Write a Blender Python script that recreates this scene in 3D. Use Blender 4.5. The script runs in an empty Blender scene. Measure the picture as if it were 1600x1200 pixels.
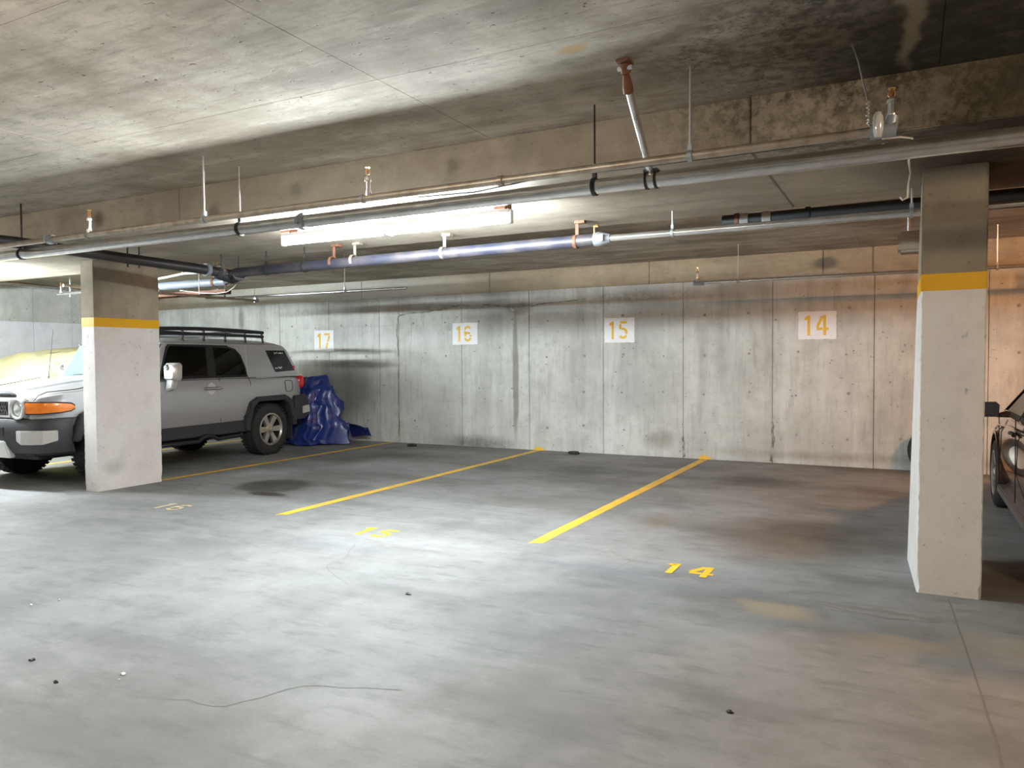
import bpy, bmesh, math, random
from mathutils import Vector, Matrix
random.seed(7)
R = math.radians
S = bpy.context.scene
COL = S.collection

# ------------------------------------------------------------------ camera
cam_d = bpy.data.cameras.new('camera')
cam = bpy.data.objects.new('camera', cam_d)
COL.objects.link(cam)
cam_d.sensor_width = 36.0
cam_d.lens = 26.7324
cam_d.clip_start = 0.05
XW = (0.88603075, 0.00897345, -0.46353963)
YW = (0.46358001, -0.03130283, 0.88550195)
ZW = (-0.00656409, -0.99946966, -0.03189518)
m3 = Matrix(((XW[0], -XW[1], -XW[2]), (YW[0], -YW[1], -YW[2]), (ZW[0], -ZW[1], -ZW[2])))
cam.matrix_world = Matrix.Translation((0, 0, 1.4)) @ m3.to_4x4()
S.camera = cam

# ------------------------------------------------------------------ world, exposure
w = bpy.data.worlds.new('World')
S.world = w
w.use_nodes = True
w.node_tree.nodes['Background'].inputs[0].default_value = (0.9, 0.95, 1, 1)
w.node_tree.nodes['Background'].inputs[1].default_value = 0.02
S.view_settings.view_transform = 'Standard'
S.view_settings.look = 'None'
S.view_settings.gamma = 1.0
S.view_settings.use_curve_mapping = False
S.view_settings.exposure = 0.28
TUBE_MAIN = 540.0
TUBE_LEFT = 820.0
TUBE_NEAR = 96.0
WARM = 920.0
WARM_FILL = 330.0

# ------------------------------------------------------------------ materials
class NT:
    def __init__(s, name):
        s.m = bpy.data.materials.new(name)
        s.m.use_nodes = True
        s.t = s.m.node_tree
        s.b = s.t.nodes['Principled BSDF']
        s.o = s.t.nodes['Material Output']
    def n(s, typ, **k):
        x = s.t.nodes.new(typ)
        for a, v in k.items():
            setattr(x, a, v)
        return x
    def l(s, a, b):
        s.t.links.new(a, b)
    def mix(s, fac, a, b, blend='MIX'):
        x = s.n('ShaderNodeMix', data_type='RGBA', blend_type=blend)
        s.put(x.inputs[0], fac); s.put(x.inputs[6], a); s.put(x.inputs[7], b)
        return x.outputs[2]
    def put(s, sock, v):
        if isinstance(v, bpy.types.NodeSocket):
            s.l(v, sock)
        elif isinstance(v, (tuple, list)) and len(v) == 3 and sock.type == 'RGBA':
            sock.default_value = (*v, 1)
        else:
            sock.default_value = v
    def math(s, op, a, b=0.0, clamp=False):
        x = s.n('ShaderNodeMath', operation=op, use_clamp=clamp)
        s.put(x.inputs[0], a); s.put(x.inputs[1], b)
        return x.outputs[0]
    def vmath(s, op, a, b=(0, 0, 0)):
        x = s.n('ShaderNodeVectorMath', operation=op)
        s.put(x.inputs[0], a)
        if op == 'SCALE':
            s.put(x.inputs['Scale'], b)
        else:
            s.put(x.inputs[1], b)
        return x.outputs['Value'] if op in ('LENGTH', 'DISTANCE', 'DOT_PRODUCT') else x.outputs[0]
    def noise(s, vec, scale, detail=4, rough=0.6, color=False):
        x = s.n('ShaderNodeTexNoise')
        x.inputs['Scale'].default_value = scale
        x.inputs['Detail'].default_value = detail
        x.inputs['Roughness'].default_value = rough
        s.l(vec, x.inputs['Vector'])
        return x.outputs['Color' if color else 'Fac']
    def rng(s, v, a, b, c=0.0, d=1.0, smooth=True):
        x = s.n('ShaderNodeMapRange', clamp=True)
        x.interpolation_type = 'SMOOTHSTEP' if smooth else 'LINEAR'
        s.put(x.inputs[0], v)
        for i, q in enumerate((a, b, c, d)):
            x.inputs[i + 1].default_value = q
        return x.outputs[0]

MATS = {}
def plain(name, col, rough=0.5, metal=0.0, noise=0.0, nscale=8.0, bump=0.0, coat=0.0, dark=None):
    if name in MATS:
        return MATS[name]
    N = NT(name)
    b = N.b
    b.inputs['Roughness'].default_value = rough
    b.inputs['Metallic'].default_value = metal
    b.inputs['Coat Weight'].default_value = coat
    tc = N.n('ShaderNodeTexCoord').outputs['Object']
    f = N.noise(tc, nscale, 5)
    d = dark if dark else tuple(c * 0.55 for c in col)
    fac = N.rng(f, 0.35, 0.7, 0.0, noise if noise else 0.08)
    N.l(N.mix(fac, col, d), b.inputs['Base Color'])
    if bump:
        bp = N.n('ShaderNodeBump'); bp.inputs['Strength'].default_value = bump; bp.inputs['Distance'].default_value = 0.02
        N.l(f, bp.inputs['Height']); N.l(bp.outputs[0], b.inputs['Normal'])
    MATS[name] = N.m
    return N.m

def emit(name, col, strength):
    if name in MATS:
        return MATS[name]
    N = NT(name)
    N.b.inputs['Base Color'].default_value = (*col, 1)
    N.b.inputs['Emission Color'].default_value = (*col, 1)
    N.b.inputs['Emission Strength'].default_value = strength
    MATS[name] = N.m
    return N.m

def glass(name, tint, rough=0.02, body=0.0):
    N = NT(name)
    tr = N.n('ShaderNodeBsdfTransparent'); tr.inputs[0].default_value = (*tint, 1)
    gl = N.n('ShaderNodeBsdfGlossy'); gl.inputs['Roughness'].default_value = rough
    fr = N.n('ShaderNodeFresnel'); fr.inputs[0].default_value = 1.5
    mx = N.n('ShaderNodeMixShader')
    N.l(fr.outputs[0], mx.inputs[0]); N.l(tr.outputs[0], mx.inputs[1]); N.l(gl.outputs[0], mx.inputs[2])
    N.l(mx.outputs[0], N.o.inputs['Surface'])
    MATS[name] = N.m
    return N.m

def concrete(name, c1, c2, patches=(), streak=(1, 1, 1), streak_amt=0.25, pits=0.5, rough=0.8, bump=0.25, warp=0.35, mott=0.9, rough_var=0.0):
    """stains: (centre, radii, colour, strength, inner, breakup)"""
    N = NT(name)
    pos = N.n('ShaderNodeNewGeometry').outputs['Position']
    big = N.noise(pos, 0.9, 7, 0.62)
    mid = N.noise(pos, 5.5, 6, 0.65)
    fine = N.noise(pos, 70, 3, 0.7)
    col = N.mix(N.rng(big, 0.36, 0.66, 0, mott), c1, c2)
    col = N.mix(N.rng(mid, 0.42, 0.72, 0, 0.32), col, tuple(c * 0.72 for c in c2))
    sv = N.vmath('MULTIPLY', pos, streak)
    st = N.noise(sv, 1.0, 6, 0.6)
    col = N.mix(N.rng(st, 0.48, 0.70, 0, streak_amt), col, tuple(c * 0.50 for c in c2))
    col = N.mix(N.rng(st, 0.46, 0.30, 0, streak_amt * 0.8), col, tuple(min(1, c * 1.28) for c in c1))
    st2 = N.noise(N.vmath('SCALE', sv, 6.0), 1.0, 5, 0.65)
    col = N.mix(N.rng(st2, 0.50, 0.72, 0, streak_amt * 0.9), col, tuple(c * 0.55 for c in c2))
    pit = N.math('MULTIPLY', N.rng(N.noise(pos, 26, 2, 0.5), 0.66, 0.74, 0, pits), N.rng(mid, 0.40, 0.60))
    col = N.mix(pit, col, tuple(c * 0.25 for c in c2))
    col = N.mix(N.rng(fine, 0.3, 0.8, 0, 0.18), col, tuple(c * 0.6 for c in c2))
    if patches:
        dv = N.vmath('SUBTRACT', N.noise(pos, 2.1, 5, 0.6, True), (0.5, 0.5, 0.5))
        pw = N.vmath('ADD', pos, N.vmath('SCALE', dv, warp))
        brk = N.noise(pos, 3.4, 8, 0.82)
        spk = N.noise(pos, 15.0, 4, 0.75)
        for (c, r, sc, stg, inner, bk) in patches:
            q = N.vmath('MULTIPLY', N.vmath('SUBTRACT', pw, c), tuple(1.0 / x for x in r))
            m = N.rng(N.vmath('LENGTH', q), inner, 1.0, stg, 0.0)
            if bk:
                if bk > 0.62:
                    m = N.math('MULTIPLY', m, N.rng(spk, 0.40, 0.58, 1.0 - bk, 1.0))
                m = N.math('MULTIPLY', m, N.rng(brk, 0.5 - 0.22, 0.5 + 0.16, 1.0 - bk, 1.0))
            col = N.mix(m, col, sc)
    N.l(col, N.b.inputs['Base Color'])
    N.b.inputs['Specular IOR Level'].default_value = 0.3
    if rough_var:
        N.l(N.rng(big, 0.3, 0.7, rough - rough_var, rough + rough_var), N.b.inputs['Roughness'])
    else:
        N.b.inputs['Roughness'].default_value = rough
    bp = N.n('ShaderNodeBump'); bp.inputs['Strength'].default_value = bump; bp.inputs['Distance'].default_value = 0.012
    hh = N.math('ADD', mid, N.math('MULTIPLY', pit, -1.2))
    N.l(hh, bp.inputs['Height']); N.l(bp.outputs[0], N.b.inputs['Normal'])
    MATS[name] = N.m
    return N.m

DK = (0.045, 0.042, 0.035)
OIL = (0.065, 0.06, 0.052)
floor_stains = [
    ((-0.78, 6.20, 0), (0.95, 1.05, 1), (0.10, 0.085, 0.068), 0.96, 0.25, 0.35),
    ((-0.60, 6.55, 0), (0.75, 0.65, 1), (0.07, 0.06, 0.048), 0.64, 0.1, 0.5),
    ((-1.45, 8.85, 0), (0.75, 0.50, 1), OIL, 0.66, 0.05, 0.5),
    ((-0.45, 8.75, 0), (0.60, 0.45, 1), OIL, 0.66, 0.05, 0.5),
    ((-3.75, 8.80, 0), (0.75, 0.75, 1), (0.07, 0.065, 0.05), 0.66, 0.05, 0.5),
    ((-4.7, 8.60, 0), (0.9, 0.55, 1), OIL, 0.6, 0.05, 0.5),
    ((-3.0, 8.90, 0), (0.5, 0.40, 1), OIL, 0.55, 0.05, 0.5),
    ((-6.3, 9.15, 0), (1.2, 0.75, 1), OIL, 0.64, 0.1, 0.5),
    ((-7.0, 8.4, 0), (0.5, 0.5, 1), OIL, 0.66, 0.05, 0.5),
    ((-6.35, 6.30, 0), (0.52, 0.50, 1), (0.045, 0.04, 0.03), 0.92, 0.6, 0.3),
    ((-6.0, 5.88, 0), (0.40, 0.14, 1), (0.03, 0.022, 0.016), 0.95, 0.5, 0.2),
    ((-5.6, 6.6, 0), (0.6, 0.28, 1), OIL, 0.7, 0.1, 0.5),
    ((-6.5, 7.3, 0), (0.8, 0.5, 1), OIL, 0.5, 0.1, 0.5),
    ((-1.9, 6.35, 0), (0.35, 0.55, 1), (0.16, 0.125, 0.085), 0.7, 0.05, 0.3),
    ((-3.4, 6.6, 0), (0.7, 0.35, 1), (0.14, 0.13, 0.11), 0.5, 0.1, 0.5),
    ((-0.65, 4.36, 0), (0.32, 0.20, 1), (0.36, 0.29, 0.19), 0.7, 0.3, 0.3),
    ((-0.05, 4.12, 0), (0.35, 0.20, 1), (0.34, 0.27, 0.19), 0.6, 0.3, 0.3),
    ((0.55, 4.25, 0), (0.5, 0.30, 1), (0.36, 0.33, 0.27), 0.6, 0.3, 0.3),
    ((-0.15, 4.62, 0), (0.55, 0.06, 1), (0.13, 0.115, 0.09), 0.6, 0.2, 0.4),
    ((-5.6, 3.72, 0), (1.7, 0.22, 1), (0.19, 0.19, 0.2), 0.55, 0.1, 0.3),
    ((-3.95, 4.42, 0), (0.9, 0.14, 1), (0.18, 0.18, 0.2), 0.5, 0.1, 0.3),
    ((-1.9, 4.70, 0), (0.75, 0.14, 1), (0.16, 0.16, 0.19), 0.7, 0.1, 0.3),
    ((-1.0, 4.56, 0), (0.7, 0.12, 1), (0.16, 0.16, 0.18), 0.65, 0.1, 0.3),
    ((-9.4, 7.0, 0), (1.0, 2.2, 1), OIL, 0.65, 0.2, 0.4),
    ((0.9, 5.6, 0), (1.2, 0.30, 1), (0.12, 0.105, 0.085), 0.7, 0.2, 0.3),
]
M_floor = concrete('floor_concrete', (0.265, 0.267, 0.268), (0.18, 0.179, 0.174), floor_stains, (0.45, 1.5, 1), 0.48, 0.10, 0.66, 0.05, 0.40, 0.9, 0.08)
wall_stains = [
    ((-5.47, 10.57, 1.15), (0.07, 1, 1.25), (0.17, 0.165, 0.10), 0.75, 0.5, 0.15),
    ((-5.42, 10.57, 2.2), (0.35, 1, 0.13), (0.12, 0.115, 0.075), 0.7, 0.3, 0.5),
    ((-8.6, 10.57, 1.33), (1.15, 1, 0.10), (0.12, 0.12, 0.11), 0.75, 0.3, 0.2),
    ((-8.6, 10.57, 1.55), (1.0, 1, 0.06), (0.14, 0.14, 0.13), 0.6, 0.3, 0.2),
    ((-8.9, 10.57, 0.85), (1.1, 1, 0.62), (0.15, 0.15, 0.13), 0.75, 0.3, 0.1),
    ((-6.2, 10.57, 0.05), (1.0, 1, 0.20), (0.05, 0.05, 0.05), 0.75, 0.1, 0.5),
    ((-3.15, 10.57, 0.25), (0.36, 1, 0.20), (0.15, 0.12, 0.06), 0.64, 0.1, 0.5),
    ((-6.6, 10.57, 2.26), (1.2, 1, 0.06), (0.16, 0.15, 0.10), 0.55, 0.4, 0.7),
    ((-3.5, 10.57, 2.30), (1.6, 1, 0.10), (0.17, 0.165, 0.14), 0.6, 0.2, 0.7),
    ((-4.7, 10.57, 2.28), (0.5, 1, 0.10), (0.62, 0.62, 0.58), 0.6, 0.2, 0.6),
    ((-11.4, 10.57, 2.2), (0.10, 1, 0.35), (0.12, 0.12, 0.10), 0.7, 0.3, 0.3),
    ((-0.5, 10.57, 0.12), (3.0, 1, 0.10), (0.22, 0.19, 0.15), 0.6, 0.1, 0.6),
]
M_wall = concrete('wall_concrete', (0.66, 0.67, 0.63), (0.47, 0.475, 0.44), wall_stains, (3.2, 1, 0.35), 0.36, 0.95, 0.85, 0.3, 0.07)
ledge_stains = [((-9.5, 10.5, 2.66), (4.5, 2, 0.6), (0.52, 0.52, 0.46), 0.85, 0.3, 0.3), ((-0.97, 10.5, 2.60), (0.22, 1, 0.10), (0.10, 0.09, 0.07), 0.85, 0.4, 0.1),
                ((-1.0, 10.5, 2.48), (1.6, 1, 0.06), (0.45, 0.43, 0.38), 0.7, 0.2, 0.6)]
M_ledge = concrete('ledge_concrete', (0.42, 0.34, 0.23), (0.29, 0.23, 0.155), ledge_stains, (0.7, 1, 4), 0.3, 0.5, 0.85, 0.3, 0.12)
MOLD = (0.020, 0.017, 0.010)
ceil_stains_shade = [
    ((0.85, 3.9, 2.78), (1.75, 1.6, 1), MOLD, 0.98, 0.5, 0.18),
    ((-0.40, 3.6, 2.78), (1.05, 1.0, 1), (0.035, 0.03, 0.016), 0.97, 0.2, 0.85),
    ((-0.02, 3.45, 2.78), (0.06, 0.9, 1), (0.33, 0.28, 0.19), 0.7, 0.3, 0.35),
    ((1.2, 6.6, 2.78), (1.6, 1.4, 1), MOLD, 0.9, 0.2, 0.3),
    ((-3.0, 8.0, 2.78), (3.2, 0.5, 1), (0.16, 0.14, 0.10), 0.5, 0.1, 0.4),  # shade behind the beam, painted as a brown strip on the slab
    ((-2.05, 2.95, 2.78), (0.42, 0.14, 1), (0.22, 0.17, 0.12), 0.7, 0.3, 0.4),
    ((-3.9, 2.6, 2.78), (0.7, 0.25, 1), (0.25, 0.20, 0.15), 0.5, 0.1, 0.5),
    ((-1.35, 3.15, 2.78), (0.11, 0.05, 1), (0.45, 0.27, 0.06), 0.8, 0.3, 0.3),
    ((-1.30, 3.3, 2.78), (0.4, 0.1, 1), (0.12, 0.09, 0.05), 0.7, 0.3, 0.5),
]
M_ceil = concrete('ceiling_concrete', (0.54, 0.48, 0.395), (0.27, 0.222, 0.16), ceil_stains_shade, (1.0, 5.5, 1), 0.45, 0.8, 0.88, 0.3, 0.25)
beam_stains = [
    ((1.3, 4.7, 2.55), (1.8, 2.2, 1.5), MOLD, 0.97, 0.5, 0.2),
    ((-0.1, 4.19, 2.70), (1.5, 0.5, 0.5), (0.035, 0.03, 0.016), 0.97, 0.3, 0.8),
    ((-6.2, 4.19, 2.62), (0.10, 0.4, 0.09), (0.10, 0.08, 0.06), 0.8, 0.2, 0.3),
    ((-3.95, 4.19, 2.6), (0.10, 0.4, 0.10), (0.12, 0.10, 0.08), 0.7, 0.2, 0.3),
    ((-4.8, 4.19, 2.58), (0.10, 0.4, 0.10), (0.10, 0.08, 0.06), 0.7, 0.2, 0.3),
    ((-2.6, 4.19, 2.63), (0.09, 0.4, 0.09), (0.10, 0.08, 0.06), 0.7, 0.2, 0.3),
]
M_beam = concrete('beam_concrete', (0.44, 0.385, 0.305), (0.29, 0.245, 0.185), beam_stains, (0.7, 4.0, 3.0), 0.32, 0.4, 0.88, 0.3, 0.25)
col_stains = [((-7.7, 5.35, 0.22), (0.3, 0.22, 0.14), (0.42, 0.42, 0.42), 0.6, 0.1, 0.4)]
M_colc = concrete('column_concrete', (0.42, 0.36, 0.275), (0.29, 0.245, 0.18), (), (2.5, 2.5, 1.5), 0.25, 0.5, 0.85, 0.3)
M_paint = concrete('white_paint', (0.80, 0.79, 0.77), (0.74, 0.72, 0.69), col_stains, (1.5, 1.5, 1.0), 0.06, 0.55, 0.6, 0.12)
M_wpaint = concrete('wall_white_paint', (0.80, 0.81, 0.83), (0.70, 0.71, 0.74), (), (1.5, 1.5, 0.6), 0.08, 0.4, 0.65, 0.12)
M_yband = plain('yellow_band_paint', (0.80, 0.44, 0.012), 0.5, noise=0.25, nscale=10, dark=(0.62, 0.33, 0.01))
M_yline = plain('yellow_line_paint', (0.83, 0.50, 0.035), 0.55, noise=0.55, nscale=5, dark=(0.50, 0.36, 0.13))
M_ydigit = plain('yellow_stencil_paint', (0.86, 0.52, 0.03), 0.55, noise=0.2, nscale=9)
M_yfaded = plain('worn_yellow_paint', (0.72, 0.55, 0.24), 0.6, noise=0.95, nscale=16, dark=(0.46, 0.43, 0.36))
M_sign = plain('sign_white_paint', (0.86, 0.86, 0.87), 0.6)
M_galv = plain('galvanised_steel', (0.72, 0.72, 0.70), 0.24, 0.9, noise=0.45, nscale=14, dark=(0.48, 0.45, 0.40))
M_galvb = plain('weathered_steel', (0.50, 0.44, 0.36), 0.42, 0.7, noise=0.7, nscale=9, dark=(0.27, 0.19, 0.12))
M_rod = plain('zinc_rod', (0.62, 0.63, 0.64), 0.35, 0.9)
M_fit = plain('fitting_steel', (0.42, 0.46, 0.50), 0.45, 0.6, noise=0.4)
M_blackpipe = plain('black_iron', (0.025, 0.022, 0.024), 0.42, 0.2, noise=0.4, nscale=6, dark=(0.05, 0.03, 0.02))
M_bluepipe = plain('blue_black_pipe', (0.022, 0.024, 0.04), 0.5, 0.0, noise=0.6, nscale=5, dark=(0.10, 0.08, 0.07))
M_iron = plain('cast_iron', (0.035, 0.038, 0.042), 0.5, 0.3, noise=0.3)
M_rust = plain('rusty_bracket', (0.20, 0.085, 0.045), 0.7, 0.2, noise=0.6, nscale=25, dark=(0.09, 0.04, 0.025))
M_brass = plain('brass', (0.62, 0.42, 0.16), 0.35, 0.9)
M_redbulb = plain('red_bulb', (0.35, 0.02, 0.01), 0.3)
M_blk = plain('black_plastic', (0.018, 0.018, 0.020), 0.5)
M_cable = plain('white_cable', (0.72, 0.70, 0.64), 0.5)
M_wood = plain('wood_block', (0.33, 0.16, 0.10), 0.7, noise=0.5, nscale=20)
M_lampw = plain('lamp_enamel', (0.85, 0.86, 0.88), 0.4)
M_crack = plain('crack_dirt', (0.17, 0.155, 0.13), 0.9)
M_wcrack = plain('wall_crack_moss', (0.17, 0.17, 0.11), 0.9, noise=.9, nscale=9, dark=(.5, .5, .44))
M_tie = plain('tie_hole', (0.30, 0.28, 0.24), 0.9)

# ------------------------------------------------------------------ mesh builder
class MB:
    def __init__(s):
        s.v = []; s.f = []; s.mi = []; s.cur = 0
    def add(s, vs, fs):
        o = len(s.v)
        s.v += [tuple(x) for x in vs]
        for f in fs:
            s.f.append(tuple(i + o for i in f)); s.mi.append(s.cur)
        return s
    def box(s, x0, x1, y0, y1, z0, z1, M=None):
        vs = [Vector((x, y, z)) for z in (z0, z1) for y in (y0, y1) for x in (x0, x1)]
        if M is not None:
            vs = [M @ q for q in vs]
        return s.add(vs, [(0, 2, 3, 1), (4, 5, 7, 6), (0, 1, 5, 4), (2, 6, 7, 3), (0, 4, 6, 2), (1, 3, 7, 5)])
    def tube(s, pts, r, seg=12, caps=True):
        pts = [Vector(p) for p in pts]
        n = len(pts)
        rs = r if isinstance(r, (list, tuple)) else [r] * n
        rings = []
        ref = None
        for i, p in enumerate(pts):
            if i == 0: t = pts[1] - p
            elif i == n - 1: t = p - pts[i - 1]
            else: t = (pts[i + 1] - p).normalized() + (p - pts[i - 1]).normalized()
            if t.length < 1e-9: t = pts[min(i + 1, n - 1)] - pts[max(0, i - 1)]
            t.normalize()
            if ref is None:
                ref = Vector((0, 0, 1)) if abs(t.z) < 0.9 else Vector((1, 0, 0))
            a = (ref - t * ref.dot(t)).normalized(); b = t.cross(a); ref = a
            rings.append([p + (a * math.cos(2 * math.pi * k / seg) + b * math.sin(2 * math.pi * k / seg)) * rs[i] for k in range(seg)])
        vs = [q for ring in rings for q in ring]
        fs = []
        for i in range(n - 1):
            for k in range(seg):
                k2 = (k + 1) % seg
                fs.append((i * seg + k, i * seg + k2, (i + 1) * seg + k2, (i + 1) * seg + k))
        if caps:
            fs.append(tuple(range(seg - 1, -1, -1)))
            fs.append(tuple((n - 1) * seg + k for k in range(seg)))
        return s.add(vs, fs)
    def prism(s, poly, fn, d0, d1):
        """poly 2D outline, fn(a,b,d)->3D; extruded between d0 and d1"""
        n = len(poly)
        vs = [fn(a, b, d0) for a, b in poly] + [fn(a, b, d1) for a, b in poly]
        fs = [tuple(range(n - 1, -1, -1)), tuple(range(n, 2 * n))]
        for i in range(n):
            j = (i + 1) % n
            fs.append((i, j, n + j, n + i))
        return s.add(vs, fs)
    def strip(s, pa, pb, fn, d0, d1):
        """band between outlines pa and pb (same length, open), extruded"""
        n = len(pa)
        vs = [fn(a, b, d0) for a, b in pa] + [fn(a, b, d0) for a, b in pb] + [fn(a, b, d1) for a, b in pa] + [fn(a, b, d1) for a, b in pb]
        fs = []
        for i in range(n - 1):
            fs += [(i, n + i, n + i + 1, i + 1), (2 * n + i, 2 * n + i + 1, 3 * n + i + 1, 3 * n + i),
                   (i, i + 1, 2 * n + i + 1, 2 * n + i), (n + i, 3 * n + i, 3 * n + i + 1, n + i + 1)]
        fs += [(0, 2 * n, 3 * n, n), (n - 1, 2 * n - 1, 4 * n - 1, 3 * n - 1)]
        return s.add(vs, fs)
    def lathe(s, prof, fn, seg=32, closed=False):
        """prof: (radius, axial); fn(x,y,axial)->3D"""
        n = len(prof); vs = []; fs = []
        for k in range(seg):
            a = 2 * math.pi * k / seg
            for r, h in prof:
                vs.append(fn(r * math.cos(a), r * math.sin(a), h))
        m = n if closed else n - 1
        for k in range(seg):
            k2 = (k + 1) % seg
            for i in range(m):
                j = (i + 1) % n
                fs.append((k * n + i, k * n + j, k2 * n + j, k2 * n + i))
        return s.add(vs, fs)
    def loft(s, rings, caps=True, closed=True):
        n = len(rings[0]); vs = [q for r in rings for q in r]; fs = []
        for i in range(len(rings) - 1):
            for k in range(n if closed else n - 1):
                k2 = (k + 1) % n
                fs.append((i * n + k, i * n + k2, (i + 1) * n + k2, (i + 1) * n + k))
        if caps:
            fs.append(tuple(range(n - 1, -1, -1)))
            fs.append(tuple((len(rings) - 1) * n + k for k in range(n)))
        return s.add(vs, fs)
    def mesh(s, name, mats, smooth=None, bevel=0.0):
        me = bpy.data.meshes.new(name)
        me.from_pydata(s.v, [], s.f)
        for m in (mats if isinstance(mats, (list, tuple)) else [mats]):
            me.materials.append(m)
        for p, i in zip(me.polygons, s.mi):
            p.material_index = i
        bm = bmesh.new(); bm.from_mesh(me)
        bmesh.ops.remove_doubles(bm, verts=bm.verts, dist=1e-5)
        bmesh.ops.recalc_face_normals(bm, faces=bm.faces)
        if bevel:
            es = [e for e in bm.edges if len(e.link_faces) == 2 and e.calc_face_angle(0) > 0.6]
            bmesh.ops.bevel(bm, geom=es, offset=bevel, segments=2, affect='EDGES', clamp_overlap=True)
        bm.to_mesh(me); bm.free()
        if smooth is not None:
            for p in me.polygons: p.use_smooth = True
            me.set_sharp_from_angle(angle=R(smooth))
        return me
    def build(s, name, mats, parent=None, smooth=None, bevel=0.0):
        o = bpy.data.objects.new(name, s.mesh(name, mats, smooth, bevel))
        COL.objects.link(o)
        if parent is not None:
            o.parent = parent
        return o

def tag(o, label=None, cat=None, group=None, kind=None):
    if label: o['label'] = label
    if cat: o['category'] = cat
    if group: o['group'] = group
    if kind: o['kind'] = kind
    return o
def thing(name, label, cat, loc=(0, 0, 0), rz=0.0, sc=1.0, group=None):
    o = bpy.data.objects.new(name, None)
    o.empty_display_size = 0.1
    COL.objects.link(o)
    o.location = loc; o.rotation_euler = (0, 0, rz); o.scale = (sc, sc, sc)
    return tag(o, label, cat, group)
def inst(src, name, parent, loc=(0, 0, 0), rot=(0, 0, 0), sc=(1, 1, 1)):
    o = bpy.data.objects.new(name, src.data if hasattr(src, 'data') else src)
    COL.objects.link(o); o.parent = parent
    o.location = loc; o.rotation_euler = rot; o.scale = sc
    return o
def copy_tree(o, parent=None):
    c = o.copy(); COL.objects.link(c); c.parent = parent
    for ch in list(o.children):
        copy_tree(ch, c)
    return c
def evalmesh(o):
    dg = bpy.context.evaluated_depsgraph_get()
    return bpy.data.meshes.new_from_object(o.evaluated_get(dg))

# ------------------------------------------------------------------ the setting
ZS, ZB = 2.78, 2.50
YB0, YB1 = 4.19, 5.95
YW_ = 10.57
XL, XR, YF = -13.8, 7.0, -5.5

floor = tag(MB().box(XL - .2, XR + .2, YF - .2, YW_ + .3, -0.2, 0).build('floor', M_floor), 'grey stained concrete garage floor', kind='structure')

def ribbon(path, wd, z=0.0012, jit=0.0, sub=0):
    pts = [Vector((x, y, 0)) for x, y in path]
    if sub:
        out = []
        for a, b in zip(pts, pts[1:]):
            for k in range(sub):
                q = a.lerp(b, k / sub)
                if k: q += Vector((random.uniform(-jit, jit), random.uniform(-jit, jit), 0))
                out.append(q)
        pts = out + [pts[-1]]
    mb = MB(); L = []; Rr = []
    for i, p in enumerate(pts):
        t = (pts[min(i + 1, len(pts) - 1)] - pts[max(0, i - 1)]).normalized()
        n = Vector((-t.y, t.x, 0)) * wd / 2
        L.append(p + n); Rr.append(p - n)
    n = len(pts)
    vs = [(q.x, q.y, z) for q in L] + [(q.x, q.y, z) for q in Rr]
    mb.add(vs, [(i, n + i, n + i + 1, i + 1) for i in range(n - 1)])
    return mb
ribbon([(0.21, 5.02), (0.25, 4.2), (0.29, 3.2), (0.30, -4)], 0.009, jit=0.002, sub=8).build('crack', M_crack, floor)
ribbon([(-4.9, 5.44), (-3.6, 5.43), (-2.2, 5.47)], 0.008, jit=0.004, sub=12).build('crack', M_crack, floor)
for pth, wd in [([(-2.05, 5.35), (-1.75, 5.65), (-1.35, 5.95), (-0.9, 5.9)], 0.007), ([(-3.75, 4.55), (-3.55, 4.2), (-3.5, 3.95), (-3.1, 3.7)], 0.006),
                ([(-1.75, 4.55), (-1.70, 5.0), (-1.95, 5.25)], 0.006), ([(-2.75, 2.1), (-2.45, 2.15), (-2.3, 2.45), (-1.9, 2.6)], 0.005),
                ([(-6.2, 7.9), (-5.6, 7.6), (-5.4, 7.2), (-4.8, 7.3)], 0.010), ([(-7.2, 5.9), (-6.5, 5.5), (-5.5, 5.9), (-4.9, 6.4)], 0.008),
                ([(-0.55, 4.62), (-0.1, 4.5), (0.15, 4.55)], 0.012)]:
    ribbon(pth, wd * .7, jit=0.012, sub=5).build('crack', M_crack, floor)

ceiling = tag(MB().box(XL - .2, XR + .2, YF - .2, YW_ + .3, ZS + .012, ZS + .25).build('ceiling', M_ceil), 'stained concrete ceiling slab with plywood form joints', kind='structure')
def panels(parent, xs, ys, name='form_panel', gap=0.003):
    for x0, x1 in zip(xs, xs[1:]):
        for y0, y1 in zip(ys, ys[1:]):
            MB().box(x0 + gap / 2, x1 - gap / 2, y0 + gap / 2, y1 - gap / 2, ZS + random.uniform(0, .0006), ZS + .02).build(name, M_ceil, parent)
gx = [-2.33 + 2.44 * k for k in range(-5, 5)]
gx[0] = XL - .1; gx[-1] = XR + .1
panels(ceiling, gx, [YF - .1, -3.05, -1.83, -0.61, 0.61, 1.83, 3.05, YB0 + .02])
gx2 = [-2.99 + 2.44 * k for k in range(-5, 5)]
gx2[0] = XL - .1; gx2[-1] = XR + .1
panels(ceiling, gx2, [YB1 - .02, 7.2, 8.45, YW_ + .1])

beam = tag(MB().box(XL, XR, YB0 + .02, YB1 - .02, ZB + .012, ZS + .02).build('ceiling_beam', M_beam), 'wide shallow concrete beam spanning the two columns', kind='structure')
bx = [-0.76 + 4.42 * k for k in range(-3, 3)]
bx[0] = XL; bx[-1] = XR
for x0, x1 in zip(bx, bx[1:]):
    MB().box(x0 + .0025, x1 - .0025, YB0, YB1, ZB + random.uniform(0, .002), ZS + .005).build('beam_section', M_beam, beam, bevel=0.006)

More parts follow.
